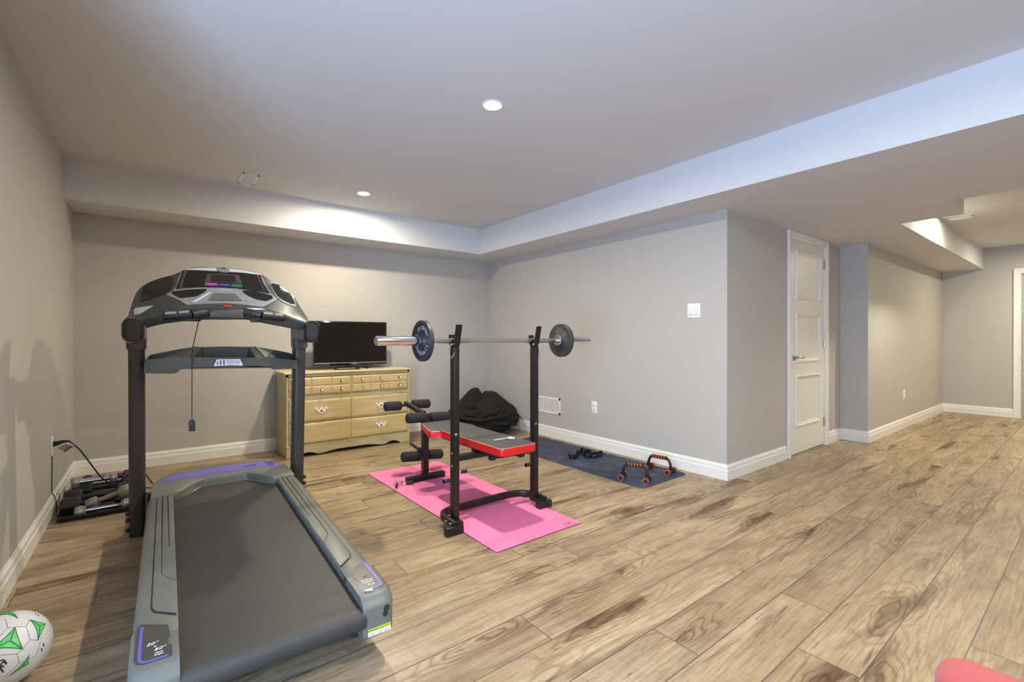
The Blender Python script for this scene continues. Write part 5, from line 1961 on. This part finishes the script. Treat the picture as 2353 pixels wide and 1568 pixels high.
def drawer(x0, x1, z0, z1, grid=False):
    bm = B()
    y = DYf - .006
    box2(bm, (x0, y, z0), (x1, y + .016, z1), .003, 2)
    d = obj('drawer', bm, M['drawer'], DR)
    w = x1 - x0
    if grid:
        bm = B()
        for i in range(3):
            for j in range(2):
                a, b = x0 + .006 + (w - .012) * i / 3, x0 + .006 + (w - .012) * (i + 1) / 3
                c, e = z0 + .006 + (z1 - z0 - .012) * j / 2, z0 + .006 + (z1 - z0 - .012) * (j + 1) / 2
                bx = .010
                rows = [[(a + .001, y, c + .001), (b - .001, y, c + .001), (b - .001, y, e - .001), (a + .001, y, e - .001)],
                        [(a + bx, y - .008, c + bx), (b - bx, y - .008, c + bx), (b - bx, y - .008, e - bx), (a + bx, y - .008, e - bx)]]
                R_ = [[bm.verts.new(p) for p in r] for r in rows]
                for k in range(4): bm.faces.new((R_[0][k], R_[0][(k + 1) % 4], R_[1][(k + 1) % 4], R_[1][k]))
                bm.faces.new(R_[1]); bm.faces.new(R_[0][::-1])
        obj('raised_panel', bm, M['drawer'], d, smooth=0)
    else:
        bm = B()
        a, b, c, e = x0, x1, z0, z1
        rows = [[(a + .002, y + .001, c + .002), (b - .002, y + .001, c + .002), (b - .002, y + .001, e - .002), (a + .002, y + .001, e - .002)],
                [(a + .016, y - .006, c + .016), (b - .016, y - .006, c + .016), (b - .016, y - .006, e - .016), (a + .016, y - .006, e - .016)]]
        R_ = [[bm.verts.new(p) for p in r] for r in rows]
        for k in range(4): bm.faces.new((R_[0][k], R_[0][(k + 1) % 4], R_[1][(k + 1) % 4], R_[1][k]))
        bm.faces.new(R_[1]); bm.faces.new(R_[0][::-1])
        obj('raised_panel', bm, M['drawer'], d, smooth=0)
    return d


def pull(x, z, par):
    """white rococo bail pull: two scrolled ends, crown in the middle, hanging bail"""
    y = DYf - .0125
    bm = B()
    def leaf(cx, cz, r, sx=1, sz=1, n=16, rot=0):
        prism(bm, [(cx + r * sx * cos(a) * cos(rot) - r * sz * sin(a) * sin(rot), y, cz + r * sx * cos(a) * sin(rot) + r * sz * sin(a) * cos(rot)) for a in [2 * pi * k / n for k in range(n)]], (0, -.004, 0), .0012, 2)
    leaf(x, z - .002, .019, 1.0, .8)
    leaf(x, z - .014, .013, 1.5, .6)
    for s in (-1, 1):
        leaf(x + s * .030, z - .002, .014, 1.3, .55, rot=s * .5)
        leaf(x + s * .045, z + .008, .011, 1.0, 1.0)
        leaf(x + s * .040, z + .021, .006, .6, 1.5, rot=-s * .7)
        leaf(x + s * .050, z + .022, .005, .6, 1.5, rot=-s * .3)
        leaf(x + s * .013, z + .019, .005, .55, 1.9, rot=-s * .6)
    leaf(x, z + .022, .006, .6, 2.0)
    pl = obj('pull', bm, M['porcelain'], par, smooth=40)
    bm = B()
    tube(bm, catmull([(x - .036, y - .004, z), (x - .034, y - .012, z - .012), (x - .018, y - .016, z - .024), (x, y - .017, z - .027), (x + .018, y - .016, z - .024), (x + .034, y - .012, z - .012), (x + .036, y - .004, z)], 5), .0028, 8)
    obj('bail', bm, M['porcelain'], par)
    bm = B(); lathe(bm, [(.006, .0), (.006, .006), (.003, .008), (0, .008)], (x, y - .002, z - .002), (0, -1, 0), 10); obj('boss', bm, M['antique'], par)


g = .004
xl0, xl1, xr0, xr1 = DXa + .022, xm - g, xm + g, DXb - .022
zt0, zt1 = .568, DH - .030
d = drawer(xl0, xl1, zt0, zt1, True)
w = xl1 - xl0
zlo, zhi = zt0 + (zt1 - zt0) * .26, zt0 + (zt1 - zt0) * .74
cx = [xl0 + w * (k + .5) / 3 for k in range(3)]
for x, z in ((cx[2], zhi), (cx[2], zlo), (cx[1], zlo), (cx[0], zhi), (cx[0], zlo)): knob(x, z, d)
bm = B(); cyl(bm, (cx[1], DYf - .0145, zhi), (cx[1], DYf - .0130, zhi), .0022, n=8); obj('screw_hole', bm, M['slot'], d)
d = drawer(xr0, xr1, zt0, zt1, True)
w = xr1 - xr0
cx = [xr0 + w * (k + .5) / 3 for k in range(3)]
for x, z in ((cx[0], zhi), (cx[1], zhi), (cx[1], zlo), (cx[2], zhi), (cx[2], zlo)): knob(x, z, d)
bm = B(); cyl(bm, (cx[0], DYf - .0145, zlo), (cx[0], DYf - .0130, zlo), .0022, n=8); obj('screw_hole', bm, M['slot'], d)
for x0, x1, px in ((xl0, xl1, (xl0 + xl1) / 2), (xr0, xr1, (xr0 + xr1) / 2)):
    d = drawer(x0, x1, .325, .523); pull(px, .425, d)
d = drawer(xl0, xl1, .118, .309)
bm = B()
for dx in (-.045, .02): cyl(bm, (-2.2 + dx, DYf - .0126, .215), (-2.2 + dx, DYf - .0118, .215), .0024, n=8)
obj('screw_hole', bm, M['slot'], d)
bm = B(); box(bm, (-2.085, DYf - .0123, .232), (.018, .0008, .004), rot=(0, radians(12), 0)); obj('chip', bm, M['slot'], d, smooth=0)
d = drawer(xr0, xr1, .118, .309); pull((xr0 + xr1) / 2, .222, d)

# television
ty = -.235
ZT0 = DH + .017
a, b = aY(719.5, 738, ty), aY(888.5, 836, ty)
x0, x1, zt_, zb2 = a.x, b.x, aY(800, 739, ty).z, aY(800, 839.5, ty).z
TV = thing('television', 'black flat screen television standing on the yellow dresser', 'television', ((x0 + x1) / 2, ty, ZT0))
bm = B(); box2(bm, (x0, ty, zb2), (x1, ty + .028, zt_), .004); box2(bm, (x0 + .10, ty + .025, zb2 + .05), (x1 - .10, ty + .062, zt_ - .12), .012); obj('housing', bm, M['tvframe'], TV)
bm = B(); box2(bm, (x0 + .014, ty - .0012, zb2 + .034), (x1 - .014, ty + .002, zt_ - .014)); obj('screen', bm, M['tvscreen'], TV, smooth=0)
bm = B(); box2(bm, (x0 + .008, ty - .003, zb2 + .022), (x1 - .008, ty + .001, zb2 + .0275), .001); obj('silver_strip', bm, M['tsilver'], TV)
bm = B()
text_bm(bm, 'SAMSUNG', .0125, ((x0 + x1) / 2 + .03, ty - .0045, zb2 + .0125), (1, 0, 0), (0, 0, 1)); box(bm, ((x0 + x1) / 2 - .012, ty - .004, zb2 + .0125), (.005, .001, .005))
obj('lettering', bm, M['ink_lilac'], TV, smooth=0)
bm = B(); cyl(bm, ((x0 + x1) / 2 + .01, ty + .012, ZT0 + .012), ((x0 + x1) / 2 + .01, ty + .012, zb2 + .02), .016, n=20)
xa, xb = aY(771, 846, ty).x, aY(835, 846, ty).x
xc = (x0 + x1) / 2
for s in (-1, 1):
    tube(bm, catmull([(xc + s * .03, ty + .012, ZT0 + .03), (xc + s * .09, ty + .005, ZT0 + .045), (xc + s * .14, ty - .02, ZT0 + .030), (xc + s * .155, ty - .05, ZT0 + .0072), (xc + s * .12, ty - .07, ZT0 + .0072)], 6), .005, 10)
    tube(bm, catmull([(xc + s * .155, ty - .05, ZT0 + .0072), (xc + s * .17, ty + .02, ZT0 + .0072), (xc + s * .14, ty + .06, ZT0 + .0072)], 5), .005, 10)
obj('stand', bm, M['tvframe'], TV)
# small black device in front of the television
xs0, xs1 = aY(768, 849, -.345).x, aY(828, 847, -.345).x
t = thing('set_top_box', 'small black media box in front of the television on the dresser', 'media box', ((xs0 + xs1) / 2, -.33, ZT0))
bm = B(); box2(bm, (xs0, -.352, ZT0), (xs1, -.300, ZT0 + .026), .009, 3); obj('case', bm, M['gloss'], t)
bm = B(); box2(bm, (xs0 + .03, -.3535, ZT0 + .012), (xs1 - .05, -.350, ZT0 + .018), .001, 1); obj('front_strip', bm, M['tsilver'], t)

# ================================================================== DUMBBELLS ON THEIR TRAY
Tx0, Tx1, Ty0, Ty1 = -3.972, -3.60, -1.232, -.46
t = thing('boot_tray', 'black plastic tray holding dumbbells on the floor in the left corner', 'tray', ((Tx0 + Tx1) / 2, (Ty0 + Ty1) / 2, 0))
bm = B()
prism(bm, [(x, y, .0) for x, y in rounded([(Tx0 + .012, Ty0 + .012), (Tx1 - .012, Ty0 + .012), (Tx1 - .012, Ty1 - .012), (Tx0 + .012, Ty1 - .012)], .02, 3)], (0, 0, .004))
obj('tray_base', bm, M['black_plastic'], t)
bm = B()
path = [(x, y, .0) for x, y in rounded([(Tx0 + .008, Ty0 + .008), (Tx1 - .008, Ty0 + .008), (Tx1 - .008, Ty1 - .008), (Tx0 + .008, Ty1 - .008)], .025, 4)]
sweep(bm, path, [(-.008, .0), (-.002, .022), (-.002, .028), (.010, .028), (.010, .025), (.001, .024), (-.004, .0)], True)
obj('tray_rim', bm, M['black_plastic'], t)
TZ = .0045


def hexd(c, ang, R_, hl, gl, gr, mh, mg, label, tilt=0.0, faces=None, mface=None, roll=0, z=None, group='dumbbells on the black tray', kind='hex dumbbell', sides=6):
    """c: centre on the tray, R_: head radius over corners, hl: head length, gl: grip length"""
    inr = R_ * cos(pi / sides)
    cz = TZ + inr if z is None else z
    o = Vector((c[0], c[1], cz))
    t = thing('dumbbell', label, 'dumbbell', (c[0], c[1], cz - inr), group=group)
    X = Vector((cos(ang) * cos(tilt), sin(ang) * cos(tilt), sin(tilt)))
    Zv = Vector((0, 0, 1)); Zv = (Zv - X * Zv.dot(X)).normalized(); Yv = Zv.cross(X)
    f_ = lambda a, b, c_: o + X * a + Yv * b + Zv * c_
    bm = B()
    n = 14
    rows = []
    for k in range(9):
        u = -gl / 2 - .004 + (gl + .008) * k / 8
        r_ = gr * (1 + .14 * cos((u / (gl / 2)) * pi / 2))
        rows.append([f_(u, r_ * cos(2 * pi * i / n), r_ * sin(2 * pi * i / n)) for i in range(n)])
    loft(bm, rows, True)
    obj('handle', bm, mg, t, smooth=60)
    for s in (-1, 1):
        bm = B()
        rows = []
        for u, k in ((0, .72), (.006, .90), (.012, 1), (hl - .012, 1), (hl - .005, .93), (hl, .78)):
            a0 = radians(roll) if sides == 6 else 0
            rows.append([f_(s * (gl / 2 + u), R_ * k * cos(a0 + 2 * pi * i / sides), R_ * k * sin(a0 + 2 * pi * i / sides)) for i in range(sides)])
        loft(bm, rows, True)
        h = obj('head', bm, mh, t, smooth=30)
        if mface is not None:
            bm = B()
            for i in range(sides):
                a0 = radians(roll) + pi / sides + 2 * pi * i / sides
                nrm_ = Yv * cos(a0) + Zv * sin(a0)
                tg = X.cross(nrm_)
                cc = o + X * (s * (gl / 2 + hl / 2)) + nrm_ * (inr + .0004)
                hw_ = R_ * sin(pi / sides) * .78
                hh = hl / 2 - .015
                prism(bm, [cc + X * hh + tg * hw_, cc - X * hh + tg * hw_, cc - X * hh - tg * hw_, cc + X * hh - tg * hw_], nrm_ * .0008)
            obj('speckled_face', bm, mface, h, smooth=0)
    return t


A0 = radians(4)
# front: chrome handled, speckled faces
pc = (aZ(189, 1186, .006) + aZ(286, 1167, .006)) / 2
hexd((pc.x, -1.166), radians(3), .034, .052, .165, .0115, M['hexgrey'], M['chrome'], 'grey hex dumbbell with speckled faces and chrome handle at the tray front', mface=M['hexface'])
# leaning across it: placed by the centres of its two heads
hl_, hr_ = aY(213, 1156, -1.11), aY(286, 1127, -1.15)
mc = (hl_ + hr_) / 2; dv = hr_ - hl_
hexd((mc.x, mc.y), atan2(dv.y, dv.x), .036, .056, dv.length - .056, .013, M['hexgrey'], M['hexgrey'], 'grey enamel hex dumbbell lying askew across the others', tilt=math.asin(dv.z / dv.length), z=mc.z)
# black rubber pairs
hexd((-3.790, -1.040), radians(1), .052, .090, .165, .016, M['rubber'], M['rubber'], 'big black rubber hex dumbbell at the front left of the tray')
hexd((-3.790, -.915), radians(1), .060, .090, .165, .016, M['rubber'], M['rubber'], 'big black rubber hex dumbbell second from the tray front')
hexd((-3.765, -.70), radians(2), .058, .085, .150, .016, M['rubber'], M['rubber'], 'black rubber hex dumbbell at the back right of the tray')
hexd((-3.82, -.815), radians(4), .030, .040, .15, .0105, M['hexgrey'], M['chrome'], 'small grey hex dumbbell with chrome handle wedged behind the black ones', z=.135, mface=M['hexface'])
hexd((-3.86, -.615), radians(5), .028, .036, .13, .0105, M['hexgrey'], M['chrome'], 'smallest grey hex dumbbell near the left wall behind the black ones', z=.10)
hexd((-3.77, -.52), radians(4), .036, .050, .17, .019, M['purple_db'], M['purple_db'], 'purple vinyl dumbbell at the back of the tray', z=.075, sides=12)

# ================================================================== CORDS
PC_ = thing('power_cord', 'black power cord with a paper tag running from the left wall outlet to the treadmill', 'power cord', LO)
bm = B()
q0 = LO + Vector((.010, 0, .0195))
pts = [q0, q0 + Vector((.035, .0, .004)), q0 + Vector((.065, .004, -.002))]
sweep(bm, catmull([q0 + Vector((-.003, 0, -.006)), q0 + Vector((.020, 0, -.004)), q0 + Vector((.045, .0, .003)), q0 + Vector((.075, .004, .001))], 6), rrect(.026, .034, .008, 4), scale=[1 - .72 * i / 18 for i in range(19)])
obj('plug', bm, M['cord'], PC_)
bm = B()
e0 = q0 + Vector((.070, .004, .001))
cp = [e0, aY(170, 1023, -1.0), aY(185, 1036, -.99), aY(205, 1062, -.97), aY(228, 1092, -.90), aY(243, 1105, -.86), aY(262, 1112, -.82), Vector((-3.585, -.80, .15)), Vector((-3.50, -.86, .05)), Vector((-3.40, -1.00, .02)), Vector((-3.36, -1.10, .10))]
tube(bm, catmull(cp, 8), .0042, 10)
obj('cord', bm, M['cord'], PC_)
bm = B()
ta, tb_ = aY(155, 1018.5, -1.0), aY(170, 1024, -1.0)
prism(bm, [ta, tb_, aY(148, 1038, -1.004), aY(133, 1030, -1.004)], (0, .0012, 0)); obj('paper_tag', bm, M['tag'], PC_, smooth=0)
bm = B(); prism(bm, [aY(153, 1017, -1.0), aY(170, 1023, -1.0), aY(169.5, 1026, -1.0), aY(152, 1020, -1.0)], (0, -.007, 0), .001, 1); obj('tag_sleeve', bm, M['ink'], PC_)
bm = B(); prism(bm, [aY(166, 1025, -1.003), aY(168, 1026.5, -1.003), aY(149, 1039.5, -1.006), aY(146.5, 1037.5, -1.006)], (0, -.0015, 0)); obj('tag_red_edge', bm, M['tag_red'], PC_, smooth=0)
bm = B()
for k in range(4):
    a, b = aY(139 + k * 2.6, 1029.5 - k * 2.2, -1.0055), aY(148 + k * 2.6, 1033.5 - k * 2.2, -1.0055)
    sweep(bm, [a, b], [(-.0006, -.0004), (.0006, -.0004), (.0006, .0004), (-.0006, .0004)])
obj('tag_print', bm, M['ink'], PC_, smooth=0)
# thin second cable, down the wall and along the baseboard
bm = B()
cw = [Vector((XL + .004, LO.y - .004, LO.z - .055)), Vector((XL + .004, LO.y - .006, .25)), Vector((XL + .003, LO.y - .006, .14)), Vector((XL + .012, LO.y - .008, .118)), Vector((XL + .0215, LO.y - .02, .085)), Vector((XL + .022, LO.y - .022, .02)), Vector((XL + .030, LO.y + .03, .008)), Vector((XL + .028, LO.y + .3, .008)), Vector((XL + .03, -.2, .008))]
tube(bm, catmull(cw, 6), .0024, 8)
solo('thin_cable', bm, mat('thin_cable_brown', srgb(70, 62, 54), .5), 'thin dark cable hanging straight down from the left wall outlet to the baseboard', 'cable', cw[0])

# ================================================================== BALL
# sphere from its right-hand and top limits on the photograph
RB = .108
best = None
for i in range(60):
    for j in range(80):
        c = Vector((-3.985 + RB + i * .004, -3.6 + j * .010, RB))
        d0 = c - CAM
        # extents by projection of the sphere outline
        mx, my = -1e9, 1e9
        dist = d0.length
        for k in range(24):
            a = 2 * pi * k / 24
            u_ = d0.normalized(); s_ = u_.cross(Vector((0, 0, 1))).normalized(); w_ = s_.cross(u_)
            sa = RB / dist; ca = sqrt(1 - sa * sa)
            pnt = CAM + (u_ * ca + (s_ * cos(a) + w_ * sin(a)) * sa) * dist * ca
            v = pnt - CAM
            zz = v.dot(_f)
            if zz <= 0: continue
            x = 1176.5 + FPX * v.dot(_r) / zz; y = 784 + SHY - FPX * v.dot(_u) / zz
            mx = max(mx, x); my = min(my, y)
        e = (mx - 110) ** 2 + (my - 1399) ** 2
        if best is None or e < best[0]: best = (e, c)
BC = best[1]
BALL = thing('soccer_ball', 'white soccer ball with green pointed patches on the floor by the left wall', 'ball', (BC.x, BC.y, 0))
bm = B(); bmesh.ops.create_icosphere(bm, subdivisions=5, radius=RB)
bmesh.ops.translate(bm, verts=bm.verts, vec=BC)
tmp = bm.copy(); bt = BVHTree.FromBMesh(tmp)
obj('shell', bm, M['white_ball'], BALL, smooth=180)


def ball_hit(x, y):
    d = ray(x, y).normalized()
    oc = CAM - BC
    b_ = oc.dot(d); disc = b_ * b_ - (oc.length_squared - RB * RB)
    if disc < 0:
        q = CAM + d * (-b_)
        return (q - BC).normalized()
    return (CAM + d * (-b_ - sqrt(disc)) - BC).normalized()


def curved_tri(n1, n2, n3, off, pinch=.34, k=8):
    """concave three-pointed patch on the sphere"""
    cen_ = (n1 + n2 + n3).normalized()
    out = []
    for a, b in ((n1, n2), (n2, n3), (n3, n1)):
        m_ = (a + b).normalized().lerp(cen_, pinch).normalized()
        for i in range(k):
            t = i / k
            out.append((a * (1 - t) ** 2 + m_ * 2 * t * (1 - t) + b * t * t).normalized())
    bm = B()
    rings = []
    for r_ in (1, .8, .6, .4, .2):
        rings.append([bm.verts.new(BC + (cen_.lerp(p, r_)).normalized() * (RB + off)) for p in out])
    for a, b in zip(rings, rings[1:]):
        for i in range(len(a)): bm.faces.new((a[i], a[(i + 1) % len(a)], b[(i + 1) % len(a)], b[i]))
    c = bm.verts.new(BC + cen_ * (RB + off))
    for i in range(len(rings[-1])): bm.faces.new((rings[-1][i], rings[-1][(i + 1) % len(out)], c))
    return bm


Tn = [[(35, 1440), (54, 1494), (-22, 1494)], [(66, 1424), (105, 1434), (86, 1474)], [(26, 1401), (42, 1423), (-14, 1417)], [(69, 1503), (66, 1526), (14, 1558)]]
tris = [[ball_hit(*p) for p in T] for T in Tn]
# the ones on the far side, spread regularly
for cvec in (Vector((-.8, .5, .2)), Vector((-.3, .9, -.2)), Vector((-.9, -.3, .3)), Vector((.2, .5, -.85)), Vector((-.5, -.4, -.75)), Vector((.85, .4, -.25))):
    cvec.normalize(); s_ = cvec.cross(Vector((0, .3, 1))).normalized(); w_ = s_.cross(cvec)
    tris.append([(cvec + (s_ * cos(a) + w_ * sin(a)) * .42).normalized() for a in (0, 2.09, 4.19)])
for n1, n2, n3 in tris:
    obj('green_patch', curved_tri(n1, n2, n3, .0006), M['green_dark'], BALL, smooth=180)
    c_ = (n1 + n2 + n3).normalized()
    i1, i2, i3 = [c_.lerp(q, .86).normalized() for q in (n1, n2, n3)]
    g_ = obj('green_patch', curved_tri(i1, i2, i3, .0010), M['green_light'], BALL, smooth=180)
    bm = B()
    for q in (n1, n2, n3):
        tube(bm, [BC + c_.lerp(q, s).normalized() * (RB + .0011) for s in (0, .25, .5, .78)], .0011, 6)
    obj('dark_vein', bm, M['green_dark'], BALL)
bm = B()
lines = [[(0, 1462), (18, 1444), (60, 1441), (67, 1426)], [(60, 1441), (69, 1471), (39, 1503), (0, 1506)], [(69, 1471), (86, 1472), (98, 1465)], [(39, 1503), (44, 1524), (82, 1508), (92, 1476)], [(44, 1524), (10, 1556)], [(12, 1423), (18, 1444)]]
for ln in lines:
    ns = [ball_hit(*p) for p in ln]
    pth = []
    for a, b in zip(ns, ns[1:]):
        for k in range(5): pth.append(BC + a.lerp(b, k / 5).normalized() * (RB + .0001))
    pth.append(BC + ns[-1] * (RB + .0001))
    tube(bm, pth, .0009, 6)
obj('seam', bm, M['seam'], BALL)
bm = B()
for arcp in ([(0, 1520), (5, 1517), (11, 1519), (15, 1527)], [(1, 1536), (3, 1526), (8, 1522), (12, 1524)], [(1, 1530), (2, 1538), (8, 1545)]):
    ns = [ball_hit(*p) for p in arcp]
    tube(bm, catmull([BC + q * (RB + .0003) for q in ns], 4), .0018, 6)
q = ball_hit(7, 1532); cyl(bm, BC + q * (RB - .001), BC + q * (RB + .0012), .0028, n=10)
obj('swirl_logo', bm, M['ink_black'], BALL)
bm = B()
for (x, y, l_) in ((81, 1411, 5), (87, 1414, 4), (99, 1479, 7), (95, 1490, 7)):
    a, b = ball_hit(x, y), ball_hit(x + 1.5, y + (2 if y < 1450 else l_))
    tube(bm, [BC + a * (RB + .0002), BC + b * (RB + .0002)], .0014, 6)
obj('small_print', bm, M['ink_black'], BALL)

# ================================================================== RED ARMCHAIR, cut by the frame
AX0, AX1, AYF, AZT = -2.405, -2.298, -4.838, .50
t = thing('armchair', 'red fabric armchair, only the rounded end of its arm showing at the bottom right', 'armchair', (-2.05, -5.25, 0))


def arm(x0, x1, yf, yb_, name='arm'):
    bm = B()
    def ring(z, ins):
        P = rounded([(x0 + ins, yf - ins), (x0 + ins, yb_), (x1 - ins, yb_), (x1 - ins, yf - ins)][::-1], min(.048, (x1 - x0) / 2 - ins - .002), 8)
        return [(x, y, z) for x, y in P]
    loft(bm, [ring(.05, .006), ring(.06, .001), ring(AZT - .035, .0)], True)
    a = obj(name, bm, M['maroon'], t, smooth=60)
    bm = B()
    loft(bm, [ring(AZT - .035, .001), ring(AZT - .033, -.003), ring(AZT - .020, -.004), ring(AZT - .010, .0), ring(AZT - .003, .008), ring(AZT, .022)], True)
    obj('arm_top', bm, M['red_fabric'], a, smooth=60)
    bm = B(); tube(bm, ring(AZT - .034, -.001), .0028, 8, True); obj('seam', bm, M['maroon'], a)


arm(AX0, AX1, AYF, -5.62)
arm(-1.78, -1.673, -5.0, -5.62)
bm = B(); box2(bm, (AX1, -5.62, .06), (-1.78, -5.06, .25), .01); box2(bm, (AX1 + .003, -5.55, .25), (-1.783, -5.05, .33), .03, 4); obj('seat', bm, M['red_fabric'], t, smooth=60)
bm = B(); box2(bm, (AX0, -5.74, .05), (-1.673, -5.60, .80), .045, 4); obj('backrest', bm, M['red_fabric'], t, smooth=60)
for x in (-2.36, -1.72):
    for y in (-5.06, -5.68):
        bm = B(); cyl(bm, (x, y, 0), (x, y, .06), .016, .022, n=16); obj('leg', bm, M['black_plastic'], t)

# ================================================================== keep the tree three levels deep
def root_depth(o):
    k = 0
    while o.parent is not None:
        o = o.parent; k += 1
    return k


for o in list(bpy.data.objects):
    while root_depth(o) > 2:
        o.parent = o.parent.parent
